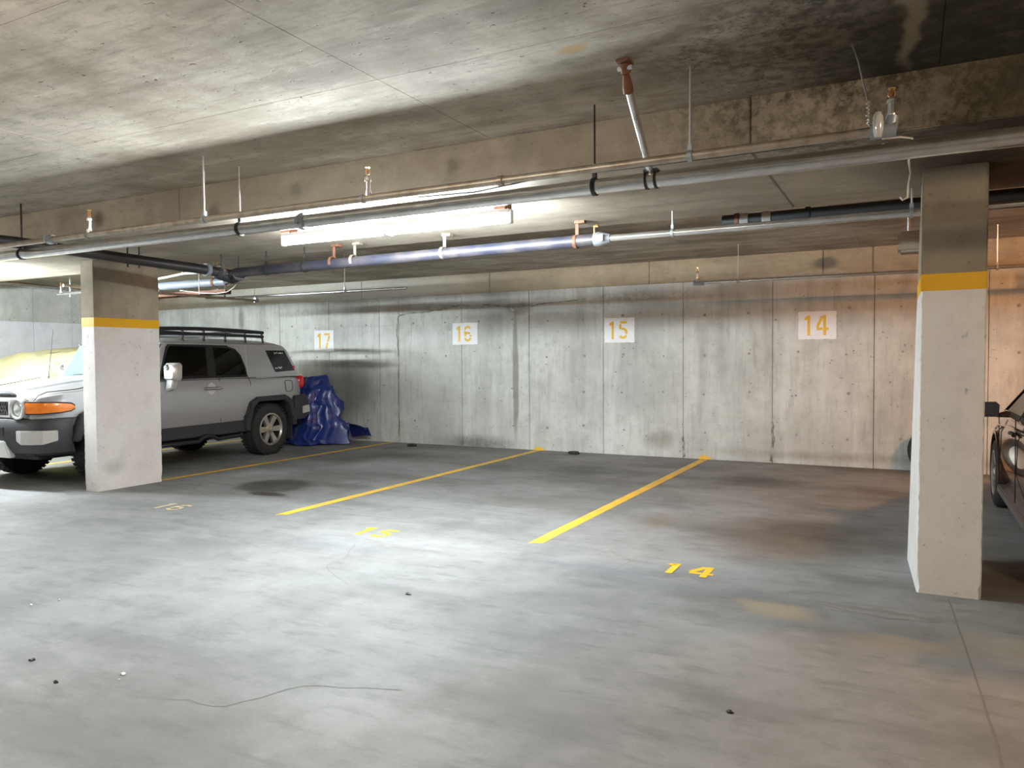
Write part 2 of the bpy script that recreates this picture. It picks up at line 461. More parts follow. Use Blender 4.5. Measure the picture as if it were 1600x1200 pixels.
wall_back = tag(MB().box(XL - .2, XR + .2, YW_ + .02, YW_ + .3, 0, ZS + .05).build('wall_back', M_wall), 'grey cast concrete back wall with form joints', kind='structure')
wj = [-13.8, -12.8, -11.62, -10.41, -9.23, -8.11, -7.70, -6.45, -5.23, -4.01, -2.82, -1.62, -0.40, 0.82, 2.04, 3.26, 4.48, 5.7, 7.0]
for i, (x0, x1) in enumerate(zip(wj, wj[1:])):
    o_ = random.uniform(0, .004)
    zt = 1.99 if x1 < -7.6 else 2.18
    MB().box(x0 + .004, x1 - .004, YW_ + o_, YW_ + .03, 0, zt - .003).build('form_panel', M_wall, wall_back, bevel=0.003)
    MB().box(x0 + .003, x1 - .003, YW_ + .002 + o_ * .5, YW_ + .03, zt + .002, 2.47).build('form_panel', M_wall, wall_back, bevel=0.003)
lx = [XL, -11.0, -8.45, -5.9, -3.3, -1.0, -0.42, 2.1, 4.6, XR]
for x0, x1 in zip(lx, lx[1:]):
    MB().box(x0 + .003, x1 - .003, YW_ - .035, YW_ + .03, 2.465, ZS + .004).build('wall_ledge', M_ledge, wall_back, bevel=0.008)
mb = MB()
for i, (x0, x1) in enumerate(zip(wj, wj[1:])):
    if x1 - x0 < .9: continue
    for fx in (.25, .75):
        for z in (0.38, 0.92, 1.46, 2.02):
            if random.random() < .15: continue
            r_ = random.uniform(.012, .022)
            cx, cz = x0 + (x1 - x0) * fx + random.uniform(-.02, .02), z + random.uniform(-.03, .03)
            mb.lathe([(0.0001, 0), (r_, 0.0), (r_, .02)], lambda a, b, h, cx=cx, cz=cz: (cx + a, YW_ - .0015 + h, cz + b), 10)
tag(mb.build('tie_holes', M_tie, wall_back), kind='stuff')

def wall_crack(path, wd):
    mb = ribbon(path, wd, 0, .012, 6)
    mb.v = [(x, YW_ - .0015, y) for x, y, z in mb.v]
    mb.build('crack', M_wcrack, wall_back)
wall_crack([(-7.72, .1), (-7.70, 1.4), (-7.74, 1.9), (-7.70, 2.14), (-7.5, 2.19), (-6.9, 2.22), (-6.5, 2.29), (-6.2, 2.27), (-5.9, 2.28), (-5.6, 2.22), (-5.42, 2.14)], .022)
wall_crack([(-5.42, 2.14), (-5.1, 2.24), (-4.7, 2.27), (-4.3, 2.30)], .014)
wall_crack([(-1.62, .55), (-1.60, .3), (-1.64, .02)], .03)
wall_crack([(-2.82, .3), (-2.80, .02)], .03)
wall_left = tag(MB().box(XL - .3, XL, YF, YW_ + .1, 0, ZS + .05).build('wall_left', M_wall), 'concrete side wall painted white up to shoulder height', kind='structure')
lj = [-5.5, -3.2, -0.9, 1.5, 3.9, 6.3, 8.05, 8.75, 10.57]
for y0, y1 in zip(lj, lj[1:]):
    MB().box(XL - .01, XL + .012, y0 + .003, y1 - .003, 0, 2.125).build('painted_panel', M_wpaint, wall_left, bevel=0.003)
    MB().box(XL - .01, XL + .010, y0 + .003, y1 - .003, 2.128, ZS).build('form_panel', M_wall, wall_left, bevel=0.003)
tag(MB().box(XR, XR + .3, YF, YW_ + .1, 0, ZS + .05).build('wall_right', M_wall), 'plain concrete side wall', kind='structure')
tag(MB().box(XL, XR, YF - .3, YF, 0, ZS + .05).build('wall_front', M_wall), 'plain concrete wall behind the viewer', kind='structure')

# ------------------------------------------------------------------ columns
def column(x0, x1, y0, y1, label, lean=0.0, bulge=0.0):
    c = thing('concrete_column', label, 'column', ((x0 + x1) / 2, (y0 + y1) / 2, 0))
    hx, hy = (x1 - x0) / 2, (y1 - y0) / 2
    def ring(z, e=0.0):
        d = lean * (z / 2.5); q_ = bulge * (1 - z / 2.5)
        return [(-hx - e + d, -hy - e, z), (hx + e + d, -hy - e, z), (hx + e + d, hy + e, z), (-hx - e + d - q_, hy + e, z)]
    MB().loft([ring(1.86), ring(2.502)]).build('shaft', M_colc, c, bevel=0.006)
    # lower painted part with chipped arrises
    rings = []
    n = 60
    for k in range(n + 1):
        z = 1.79 * k / n
        d = lean * (z / 2.5)
        pts = []
        for sx, sy in ((-1, -1), (1, -1), (1, 1), (-1, 1)):
            c1, c2 = random.uniform(.003, .010), random.uniform(.003, .010)
            if z < .08: c1 += random.uniform(0, .02); c2 += random.uniform(0, .02)
            q_ = bulge * (1 - z / 2.5) if (sx < 0 and sy > 0) else 0.0
            p1 = (sx * hx + d - q_, sy * (hy - c1), z); p2 = (sx * (hx - c2) + d - q_, sy * hy, z)
            pts += [p1, p2] if sx * sy > 0 else [p2, p1]
        rings.append(pts)
    tag(MB().loft(rings).build('painted_base', M_paint, c, smooth=20), 'white painted lower part')
    tag(MB().loft([ring(1.782, .0015), ring(1.888, .0015)]).build('yellow_band', M_yband, c, bevel=0.004), 'yellow painted band')
    return c
column(-7.985, -7.765, 5.17, 5.97, 'concrete column with yellow band standing in front of the silver SUV')
column(0.045, 0.375, 5.085, 5.93, 'concrete column with yellow band beside the dark bronze car', 0.012, 0.05)

# ------------------------------------------------------------------ parking lines
for xs, y0, label in [(-2.52, 5.15, 'bright yellow bay line nearest the right column'), (-5.07, 5.10, 'yellow bay line crossing the middle of the floor'),
                      (-7.84, 5.98, 'faint yellow bay line beside the silver SUV, starting behind the left column'), (-10.55, 5.2, 'yellow bay line on the far side of the silver SUV')]:
    mb = MB(); n = 60
    ends = []
    for k in range(n + 1):
        y = y0 + (10.53 - y0) * k / n
        ends.append((xs - .052 + random.uniform(-.004, .004), xs + .052 + random.uniform(-.004, .004), y))
    vs = [(a, y, .002) for a, b, y in ends] + [(b, y + (.05 if i == 0 else 0), .002) for i, (a, b, y) in enumerate(ends)]
    mb.add(vs, [(i, n + 1 + i, n + 2 + i, i + 1) for i in range(n)])
    l_ = thing('parking_line', label, 'line', (0, 0, 0))
    mb.build('stripe', M_yline, l_)
    if xs > -7:
        mb = MB().prism([(xs - .09, 0), (xs + .09, 0), (xs + .085, .03), (xs + .03, .035), (xs + .02, .055), (xs - .03, .05), (xs - .08, .03)], lambda a, b, d: (a, d, b), YW_ - .004, YW_ + .002)
        mb.build('wall_dab', M_ydigit, l_)

# ------------------------------------------------------------------ stencil digits
def arc(cx, cy, rx, ry, a0, a1, n=8):
    return [(cx + rx * math.cos(R(a0 + (a1 - a0) * k / n)), cy + ry * math.sin(R(a0 + (a1 - a0) * k / n))) for k in range(n + 1)]
DIG = {  # strokes in a 0.55 x 1 cell
    '1': [[(.32, 0), (.32, 1)], [(.15, .78), (.25, .92)]],
    '4': [[(.40, 0), (.40, 1)], [(.30, .95), (.06, .40)], [(.04, .32), (.31, .32)], [(.46, .32), (.58, .32)]],
    '5': [[(.12, .93), (.50, .93)], [(.12, .84), (.12, .56)], arc(.27, .33, .21, .24, 115, -10), arc(.27, .33, .21, .26, -25, -145)],
    '6': [arc(.29, .72, .20, .21, 30, 170), [(.09, .68), (.09, .30)], arc(.29, .28, .20, .22, 190, 350), [(.49, .30), (.49, .42)], arc(.29, .40, .18, .16, 30, 150)],
    '7': [[(.08, .93), (.52, .93)], [(.50, .82), (.36, .45)], [(.34, .38), (.24, 0)]],
}
def digit(ch, h, fn, parent, mat, wd=0.13, thick=0.003, name='digit'):
    mb = MB()
    for stv in DIG[ch]:
        P = [Vector((a, b)) for a, b in stv]
        A, B = [], []
        for i, p in enumerate(P):
            t = (P[min(i + 1, len(P) - 1)] - P[max(0, i - 1)]).normalized()
            nn = Vector((-t.y, t.x)) * wd / 2
            A.append(((p + nn).x * h, (p + nn).y * h)); B.append(((p - nn).x * h, (p - nn).y * h))
        mb.strip(A, B, fn, 0, thick)
    return mb.build(name, mat, parent)
for num, x0, x1, z0, z1, bl in [('17', -9.57, -9.12, 1.57, 1.95, 'white painted square with yellow stencilled 17, above the blue tarp'), ('16', -6.62, -6.15, 1.65, 2.0, 'white painted square reading 16, left of the dark drip streak on the wall'),
                                ('15', -3.99, -3.53, 1.64, 2.0, 'white painted square reading 15, in the middle of the back wall'), ('14', -1.30, -0.84, 1.64, 2.0, 'white painted square with yellow stencilled 14, nearest the right column')]:
    s_ = thing('bay_number_sign', bl, 'sign', (x0, YW_, z0), group='bay numbers painted on the back wall')
    wd_, ht = x1 - x0, z1 - z0
    n = 14; poly = []
    j = lambda: random.uniform(-.003, .003)
    for k in range(n): poly.append((wd_ * k / n, j()))
    for k in range(n): poly.append((wd_ + j(), ht * k / n))
    for k in range(n): poly.append((wd_ * (1 - k / n), ht + j()))
    for k in range(n): poly.append((j(), ht * (1 - k / n)))
    MB().prism(poly, lambda a, b, d: (a, -d, b), -.003, .004).build('backing', M_sign, s_)
    h = ht * .72
    for ch, off in ((num[0], .045), (num[1], .215)):
        digit(ch, h, lambda a, b, d, off=off: (off + a * 1.02, -.0042 - d, ht * .14 + b), s_, M_ydigit)
for num, x, y, m_, lab in [('14', -1.50, 4.83, M_ydigit, 'yellow stencilled 14 on the floor at the bay mouth'), ('15', -4.06, 4.81, M_ydigit, 'yellow stencilled 15 on the floor, partly worn'), ('16', -6.52, 4.83, M_yfaded, 'almost worn away yellow 16 on the floor by the left column')]:
    f_ = thing('floor_number', lab, 'number', (x, y, 0), group='bay numbers stencilled on the floor')
    for ch, off in ((num[0], 0.02), (num[1], .22)):
        digit(ch, .25, lambda a, b, d, off=off: (off + a * 1.15, b, .0018 + d), f_, m_, wd=.16 if num != '16' else .13, thick=.0006)

# ------------------------------------------------------------------ fluorescent lamps
def lamp(x0, x1, y, z, label, strength, ztop, col=(0.86, 0.95, 1.0), name='fluorescent_lamp'):
    t = thing(name, label, 'lamp', ((x0 + x1) / 2, y, ztop))
    L = x1 - x0; dz = z - ztop
    em = emit('tube_glow_%d' % int(strength), col, strength)
    MB().box(-L / 2, L / 2, -.035, .035, dz + .036, dz + .066).build('channel', M_lampw, t, bevel=0.004)
    for sx in (-1, 1):
        MB().box(sx * (L / 2 - .06) - .045, sx * (L / 2 - .06) + .045, -.05, .05, dz + .062, -.001).build('wood_block', M_wood, t, bevel=0.003)
        MB().box(sx * L / 2 - .010, sx * L / 2 + .012, -.02, .02, dz - .03, dz + .062).build('end_plate', M_lampw, t, bevel=0.003)
    MB().box(-.02, .02, -.045, .045, dz - .03, dz + .035).build('socket', M_lampw, t, bevel=0.003)
    for sx in (-1, 1):
        MB().tube([(sx * .022, 0, dz), (sx * (L / 2 - .014), 0, dz)], .025, 16).build('tube', em, t, smooth=40)
    MB().tube([(-.18, 0, dz + .06), (-.18, 0, 0)], .006, 8).build('hanger_rod', M_rod, t)
    return t
lamp(-4.49, -2.42, 4.62, 2.36, 'lit twin fluorescent batten on wooden blocks under the beam', TUBE_MAIN, ZB)
lamp(-11.2, -9.1, 4.62, 2.36, 'lit twin fluorescent batten under the beam beyond the left column', TUBE_LEFT, ZB)
lamp(-4.2, -2.1, 0.7, 2.62, 'lit twin fluorescent batten on the ceiling near the viewer', TUBE_NEAR, ZS, (1.0, .90, .78))
lamp(-10.4, -8.3, 0.7, 2.62, 'lit twin fluorescent batten on the ceiling near the viewer at left', TUBE_NEAR, ZS, (1.0, .90, .78))
# warm bulkhead lamp on the right
def bulkhead(x, y, label, strength, col):
    t = thing('bulkhead_lamp', label, 'lamp', (x, y, ZS))
    MB().lathe([(.0001, 0), (.13, 0), (.13, -.05), (.11, -.06), (.0001, -.06)], lambda a, b, h: (a, b, h), 24).build('base', M_blk, t, smooth=40)
    MB().lathe([(.10, -.06), (.10, -.10), (.08, -.14), (.04, -.165), (.0001, -.17)], lambda a, b, h: (a, b, h), 24).build('diffuser', emit('warm_glow_%d' % int(strength), col, strength), t, smooth=60)
bulkhead(2.5, 7.3, 'warm round bulkhead lamp on the ceiling above the dark bronze car', WARM, (1.0, 0.43, 0.14))
bulkhead(1.9, 2.3, 'added warm fill lamp on the ceiling, out of view to the right of the viewer', WARM_FILL, (1.0, 0.74, 0.50))  # extra lamp, added to warm the front of the right column

# ------------------------------------------------------------------ pipes
def ring_clamp(p, r, w_, parent, mat, axis='x', name='clamp'):
    x, y, z = p
    fn = (lambda a, b, h: (x + h, y + a, z + b)) if axis == 'x' else (lambda a, b, h: (x + a, y + h, z + b))
    return MB().lathe([(r, -w_ / 2), (r + .006, -w_ / 2), (r + .006, w_ / 2), (r, w_ / 2)], fn, 20, True).build(name, mat, parent, smooth=40)
def coupling(x, y, z, r, parent, mat, w_=.05):
    o = MB().lathe([(r - .002, -w_ / 2), (r + .012, -w_ / 2), (r + .016, -w_ / 4), (r + .016, w_ / 4), (r + .012, w_ / 2), (r - .002, w_ / 2)], lambda a, b, h: (x + h, y + a, z + b), 20, True).build('coupling', mat, parent, smooth=40)
    for s_ in (-1, 1):
        mb = MB().box(x - .012, x + .012, y - .012 + s_ * (r + .02), y + .012 + s_ * (r + .02), z - .02, z + .02)
        mb.tube([(x, y + s_ * (r + .022), z - .03), (x, y + s_ * (r + .022), z + .03)], .006, 6)
        mb.build('bolt', mat, o)
def hanger(x, y, zp, ztop, r, parent, mrod=None, mring=None, rr=.0055):
    MB().tube([(x, y, zp + r + .02), (x, y, ztop)], rr, 8).build('hanger_rod', mrod or M_rod, parent, smooth=40)
    o = ring_clamp((x, y, zp), r + .001, .022, parent, mring or M_fit, name='hanger_ring')
    MB().box(x - .012, x + .012, y - .012, y + .012, zp + r, zp + r + .035).build('nut', mring or M_fit, o, bevel=.003)
def sprinkler(x, y, z0, h, parent):
    o = MB().tube([(x, y, z0), (x, y, z0 + h * .15), (x, y, z0 + h * .15), (x, y, z0 + h * .5), (x, y, z0 + h * .52), (x, y, z0 + h * .62), (x, y, z0 + h * .64), (x, y, z0 + h * .7)],
                  [.022, .022, .015, .015, .02, .02, .014, .012], 12).build('sprinkler_riser', M_galv, parent, smooth=30)
    mb = MB()
    for s_ in (-1, 1):
        mb.tube([(x + s_ * .006, y, z0 + h * .68), (x + s_ * .014, y, z0 + h * .78), (x + s_ * .012, y, z0 + h * .88), (x, y, z0 + h * .96)], .0028, 6)
    mb.lathe([(.0001, 0), (.016, 0), (.016, .003), (.0001, .003)], lambda a, b, hh: (x + a, y + b, z0 + h * .96 + hh), 12)
    mb.build('sprinkler_head', M_brass, o)
    MB().tube([(x, y, z0 + h * .72), (x, y, z0 + h * .93)], .0025, 6).build('glass_bulb', M_redbulb, o)

# main pipe A
YA, ZA, RA = 3.91, 2.338, .042
a = thing('sprinkler_main', 'thick galvanised sprinkler main running the whole width under the ceiling', 'pipe', (0, YA, ZA))
MB().tube([(-12.5, 0, .02), (-4.2, 0, 0), (5.5, 0, 0)], RA, 20).build('pipe', M_galv, a, smooth=40)
for x in (-4.21, -1.53, 2.2): hanger(x, 0, 0, ZS - ZA, RA, a, M_blackpipe if x > -2 else M_rod, M_iron)
hanger(-6.84, 0, .006, ZS - ZA, RA, a, M_blackpipe, M_blackpipe, .008)
hanger(-9.6, 0, .012, ZS - ZA, RA, a, M_rod, M_iron)
coupling(-3.62, 0, 0, RA, a, M_fit, .045)
coupling(1.7, 0, 0, RA, a, M_fit, .045)
for x in (-1.235, -1.185):
    ring_clamp((x, 0, 0), RA, .012, a, M_blackpipe, name='u_bolt')
br = MB().tube([(-1.19, -.44, ZS - ZA - .10), (-1.21, -.02, .035)], .0175, 12).build('brace_pole', M_galv, a, smooth=40)
mb = MB()
P0, P1 = Vector((-1.185, -.50, ZS - ZA)), Vector((-1.19, -.44, ZS - ZA - .10))
mb.box(-1.185 - .03, -1.185 + .03, -.54, -.46, ZS - ZA - .012, ZS - ZA)
mb.tube([P0 + Vector((0, 0, -.005)), P0.lerp(P1, .45)], [.026, .024], 10)
mb.tube([P0.lerp(P1, .5), P1, P1 + (P1 - P0) * .25], [.016, .026, .024], 10)
mb.build('brace_bracket', M_rust, br, bevel=.002)
MB().tube([(-1.185 - .035, -.495, ZS - ZA - .03), (-1.185 + .035, -.495, ZS - ZA - .03)], .011, 6).build('bolt', M_rod, br)
MB().box(-1.25, -1.17, -.03, .03, RA - .005, RA + .012).build('brace_saddle', M_iron, br, bevel=.003)

# branch pipe B
YBp, ZBp, RBp = 3.61, 2.358, .021
b = thing('sprinkler_branch', 'thin weathered steel sprinkler branch in front of the thick main', 'pipe', (0, YBp, ZBp))
MB().tube([(-12.5, 0, 0), (-.11, 0, 0)], RBp, 16).build('pipe', M_galvb, b, smooth=40)
for x in (-9.3, -4.22, -.93): hanger(x, 0, 0, ZS - ZBp, RBp, b)
coupling(-5.93, 0, 0, RBp, b, M_fit, .06)
for x in (-8.4, -5.45, -2.84): 
    sprinkler(x, 0, .01, .175, b)
    ring_clamp((x - .035, 0, 0), RBp, .016, b, M_fit, name='saddle')
ring_clamp((-1.95, 0, 0), RBp, .03, b, M_galvb)
o = MB().tube([(-.16, 0, 0), (-.06, 0, 0)], .032, 14).tube([(-.085, 0, 0), (-.075, .005, .055)], [.03, .026], 12).build('end_tee', M_fit, b, smooth=40)
MB().lathe([(.0001, .075), (.012, .07), (.02, .05), (.022, .02), (.018, -.02), (.012, -.035), (.0001, -.036)], lambda x, y, h: (-.128 + x, -.035 + y, h), 16).build('glass_cap', plain('pale_glass', (.75, .76, .75), .15, .3), o, smooth=60)
sprinkler(-.078, .005, .045, .13, b)

# pipe 2: black painted then galvanised
Y2, Z2 = 5.62, 2.333
p2 = thing('drain_pipe', 'blue-black painted pipe turning into bare steel along the far beam edge', 'pipe', (0, Y2, Z2))
MB().tube([(-6.22, .05, -.03), (-6.1, 0, -.025), (-2.15, 0, .005)], .049, 18).build('painted_pipe', M_bluepipe, p2, smooth=40)
MB().tube([(-2.16, 0, .005), (5.2, 0, .005)], .027, 16).build('steel_pipe', M_galv, p2, smooth=40)
o = MB().tube([(-2.20, 0, .005), (-2.17, 0, .005), (-2.13, 0, .005), (-2.07, 0, .005)], [.055, .058, .05, .033], 16).build('reducer', M_fit, p2, smooth=40)
MB().tube([(-2.19, -.03, .04), (-2.19, -.03, .10)], .008, 8).tube([(-2.20, -.03, .10), (-2.16, -.03, .105)], .012, 8).build('drain_plug', M_brass, o)
MB().box(-2.14, -2.11, -.07, .07, -.02, .03).build('bolt', M_fit, o, bevel=.003)
for x, mt in ((-4.85, M_rust), (-4.6, M_galvb), (-3.61, M_galvb), (-2.36, M_rust)):
    c_ = ring_clamp((x, 0, 0), .049, .028, p2, mt)
    MB().box(x - .014, x + .014, .02, .026, .045, ZB - Z2).box(x - .014, x + .07, .0, .05, ZB - Z2 - .022, ZB - Z2).build('strap', mt, c_)
for x in (-1.58, 0.0, 1.8): hanger(x, 0, .005, ZB - Z2, .027, p2)
for x in (-5.7, -5.2):
    hanger(x, 0, -.02, ZB - Z2, .049, p2, M_blackpipe, M_blackpipe, .007)

# diagonal black pipe at left
d = thing('black_drain_pipe', 'black iron pipe crossing above the left column toward the wall', 'pipe', (-6.25, 5.68, 2.30))
MB().tube([(0, .03, 0), (-.10, -.28, .035), (-.35, -1.0, .085), (-.62, -1.8, .144), (-.95, -3.4, .165)], .05, 18).build('pipe', M_blackpipe, d, smooth=40)
MB().tube([(.16, -.05, -.01), (.0, .03, -.03), (-.06, -.14, .012)], .063, 16).build('elbow', M_iron, d, smooth=50)
for f in (.1, .24):
    MB().lathe([(.05, -.02), (.066, -.02), (.066, .02), (.05, .02)], lambda x, y, h, f=f: (-.02 - .30 * f + x, .0 - f + h, .01 + .1 * f + y), 18, True).build('band', M_fit if f > .2 else M_galv, d, smooth=40)
for (x, y, z) in ((-.30, -.85, .07), (-.33, -.95, .072)):
    MB().tube([(x, y, z - .07), (x, y, .20)], .008, 8).build('hanger_rod', M_blackpipe, d)
MB().tube([(-.04, -.10, .05), (-.04, -.10, .2)], .008, 8).tube([(.05, .05, .04), (.05, .05, .2)], .008, 8).build('hanger_rod', M_blackpipe, d)

# cast iron pipe 3
p3 = thing('cast_iron_pipe', 'dark cast iron drain with silver bands behind the beam at right', 'pipe', (0, 6.6, 2.555))
MB().tube([(-1.42, 0, .0), (-1.24, 0, 0)], .058, 18).build('pipe_end', M_iron, p3, smooth=40)
MB().tube([(-1.24, 0, 0), (5.0, 0, .02)], .055, 18).build('pipe', M_iron, p3, smooth=40)
for x in (-1.24, -1.06): ring_clamp((x, 0, 0), .056, .07, p3, M_galv, name='band')
for x, m_ in ((-1.30, M_rust), (-.74, M_blk), (.9, M_blk)):
    c_ = ring_clamp((x, 0, 0), .056, .03, p3, m_)
    MB().box(x - .02, x + .02, -.03, -.024, .05, ZS - 2.555).build('strap', m_, c_)
MB().box(-.09, .12, -.1, .1, -.36, -.20).build('junction_box', M_colc, p3, bevel=.02)
MB().tube([(-.02, -.02, -.2), (-.02, -.02, 0)], .01, 8).build('conduit', M_galv, p3)

# sprinkler line near the back wall (right)
q = thing('wall_sprinkler_pipe', 'thin shiny sprinkler pipe along the top of the back wall at right', 'pipe', (0, 9.45, 2.335))
MB().tube([(-2.28, 0, 0), (5.5, 0, 0)], .021, 14).build('pipe', M_galv, q, smooth=40)
MB().tube([(-2.39, 0, 0), (-2.26, 0, 0)], [.034, .034], 12).tube([(-2.345, 0, 0), (-2.345, 0, .05)], .03, 12).build('elbow', M_fit, q, smooth=40)
sprinkler(-2.345, 0, .03, .17, q)
for x in (-1.85, .80): hanger(x, 0, 0, ZS - 2.335, .021, q, rr=.006)
sprinkler(1.6, 0, .01, .17, q)

# left clutter: branch pipes above the SUV
q = thing('side_sprinkler_pipe', 'thin sprinkler pipe with dropped elbow above the silver SUV', 'pipe', (-8.0, 7.7, 2.30))
MB().tube([(-1.0, 0, 0), (2.45, .1, 0)], .017, 12).build('pipe', M_galv, q, smooth=40)
MB().tube([(-.02, 0, .0), (-.02, 0, -.055)], .016, 12).tube([(-.02, -.02, -.055), (-.02, .03, -.055)], .03, 12).build('drop_elbow', M_fit, q, smooth=40)
MB().tube([(-.02, 0, -.06), (-.18, -2.6, -.06)], .017, 12).build('arm', M_galvb, q, smooth=40)
for (x, y, zp) in ((-.62, 0, 0), (1.5, .06, 0)): hanger(x, y, zp, ZS - 2.30, .017, q)
MB().tube([(-.07, -.9, -.04), (-.07, -.9, ZS - 2.30)], .005, 8).build('hanger_rod', M_rod, q)
q = thing('grey_duct_pipe', 'grey plastic pipe with metal end above the silver SUV', 'pipe', (-7.8, 7.0, 2.43))
MB().tube([(-1.4, 0, 0), (0, 0, 0)], .052, 16).build('pipe', plain('grey_pvc', (.22, .24, .28), .45), q, smooth=40)
MB().tube([(0, 0, 0), (.06, 0, 0)], [.056, .03], 14).build('cap', M_galv, q, smooth=40)
ring_clamp((-.22, 0, 0), .052, .04, q, M_rust)
MB().tube([(-.22, 0, .05), (-.22, 0, ZS - 2.43)], .007, 8).build('hanger_rod', M_rod, q)
MB().tube([(-2.4, 0, -.01), (-1.25, 0, -.01)], .056, 16).build('rusty_section', M_galvb, q, smooth=40)
q = thing('cable_tray', 'rusty steel channel under the slab left of the black pipe elbow', 'tray', (-8.35, 7.25, 2.30))
MB().box(-1.6, .3, -.05, .05, 0, .012).box(-1.6, .3, -.05, -.042, 0, .06).box(-1.6, .3, .042, .05, 0, .06).build('channel', M_rust, q)
for x in (-1.3, 0.1): MB().tube([(x, 0, .01), (x, 0, ZS - 2.30)], .006, 8).build('hanger_rod', M_rod, q)
q = thing('white_conduit', 'bent white conduit above the silver SUV beside the black pipe', 'pipe', (-7.6, 6.6, 2.50))
MB().tube([(-1.6, .3, .0), (-.55, .05, .02), (0, -.15, -.02), (.5, -.45, -.10)], .016, 10).build('conduit', M_cable, q, smooth=50)
MB().tube([(-.6, .05, .03), (-.6, .05, ZS - 2.5)], .005, 8).build('hanger_rod', M_rod, q)
mb = MB()
q = thing('drooping_cable', 'white cable drooping below the grey pipe above the SUV', 'cable', (-7.9, 7.1, 2.34))
MB().tube([(-.9, 0, .03), (-.5, 0, -.02), (-.2, 0, -.045), (0, 0, -.03), (.12, 0, .02), (.16, 0, .06)], .006, 8).build('cable', M_cable, q, smooth=50)
# left wall pipe
q = thing('side_wall_pipe', 'pale steel pipe running along the left wall', 'pipe', (-13.4, 6.5, 2.70))
MB().tube([(0, -8, .06), (0, 1.0, .045), (0, 3.6, -.03)], .03, 12).build('pipe', M_galv, q, smooth=40)
for y in (-2, .9, 2.6): MB().tube([(0, y, .04), (0, y, .09)], .007, 8).build('hanger_rod', M_rod, q)
q = thing('crossing_sprinkler_pipe', 'short pale sprinkler pipe with two heads by the left column', 'pipe', (-10.4, 6.9, 2.42))
MB().tube([(-.8, 0, 0), (1.2, 0, 0)], .022, 12).build('pipe', M_galv, q, smooth=40)
sprinkler(-.72, 0, .01, .15, q); sprinkler(-.2, 0, .01, .15, q)
MB().tube([(-.5, 0, -.06), (-.5, 0, ZS - 2.42)], .011, 8).build('hanger_rod', M_rod, q)
# wires
q = thing('hanging_wire', 'grey wire hanging from the ceiling with a twisted end', 'wire', (-.24, 3.70, ZS))
pts = [(0, 0, 0), (.03, -.05, -.10), (.055, -.1, -.22), (.075, -.15, -.31)]
for k in range(36):
    aa = k * 1.1
    pts.append((.075 + .005 * math.cos(aa), -.17 + .005 * math.sin(aa), -.315 - .0028 * k))
MB().tube(pts, .0035, 6).build('wire', M_rod, q, smooth=50)
q = thing('white_wire', 'white wire curling over the thick pipe near the right column', 'cable', (-.1, 4.1, 2.45))
MB().tube([(-.02, -.2, -.05), (0, 0, 0), (.05, .04, .008), (.10, .06, 0), (.10, .08, -.03), (.085, .09, -.10), (.095, .09, -.16), (.085, .09, -.22), (.082, .09, -.275), (.06, .09, -.285), (.05, .09, -.27)], .005, 8).build('wire', M_cable, q, smooth=50)
q = thing('black_cable', 'thin black cable slung along between the two front pipes', 'cable', (0, 3.76, 2.37))
MB().tube([(-2.6, .02, .0), (-2.2, .02, -.012), (-1.8, .02, .02), (-1.4, .02, .012), (-.8, .0, .005), (-.4, -.06, -.01), (-.2, -.10, -.005)], .004, 6).build('cable', M_blk, q, smooth=50)

# ------------------------------------------------------------------ silver SUV
M_silver = plain('silver_paint', (0.40, 0.403, 0.417), 0.33, 0.35, noise=0.04, coat=0.6)
M_silverd = plain('silver_trim', (0.62, 0.62, 0.60), 0.35, 0.5)
M_clad = plain('dark_cladding', (0.032, 0.033, 0.037), 0.55, noise=0.2)
M_rackb = plain('rack_black', (0.015, 0.015, 0.018), 0.45)
M_rub = plain('tyre_rubber', (0.022, 0.022, 0.023), 0.8, noise=0.3, nscale=20)
M_rim = plain('alloy', (0.52, 0.49, 0.43), 0.35, 0.75)
M_dark = plain('dark_void', (0.008, 0.008, 0.009), 0.7)
M_inter = plain('cabin_interior', (0.035, 0.045, 0.042), 0.8)
M_seat = plain('seat_fabric', (0.06, 0.075, 0.07), 0.9)
M_amber = plain('amber_lens', (0.85, 0.19, 0.008), 0.25, noise=0.5, nscale=30, dark=(0.75, 0.30, 0.03), coat=.5)
M_red = plain('red_lens', (0.55, 0.008, 0.012), 0.18, coat=.8)
M_lens = plain('headlight_glass', (0.60, 0.62, 0.62), 0.12, 0.25, coat=.8)
M_chrome = plain('chrome', (0.75, 0.75, 0.74), 0.15, 0.95)
M_seam = plain('panel_gap', (0.012, 0.012, 0.013), 0.8)
G_win = glass('tinted_glass', (0.62, 0.70, 0.68))
G_dark = glass('privacy_glass', (0.06, 0.065, 0.065))
M_shield = plain('windshield_teal', (0.13, 0.23, 0.23), 0.06, 0.1, coat=.8)
M_decal = plain('white_decal', (0.75, 0.75, 0.75), 0.6)

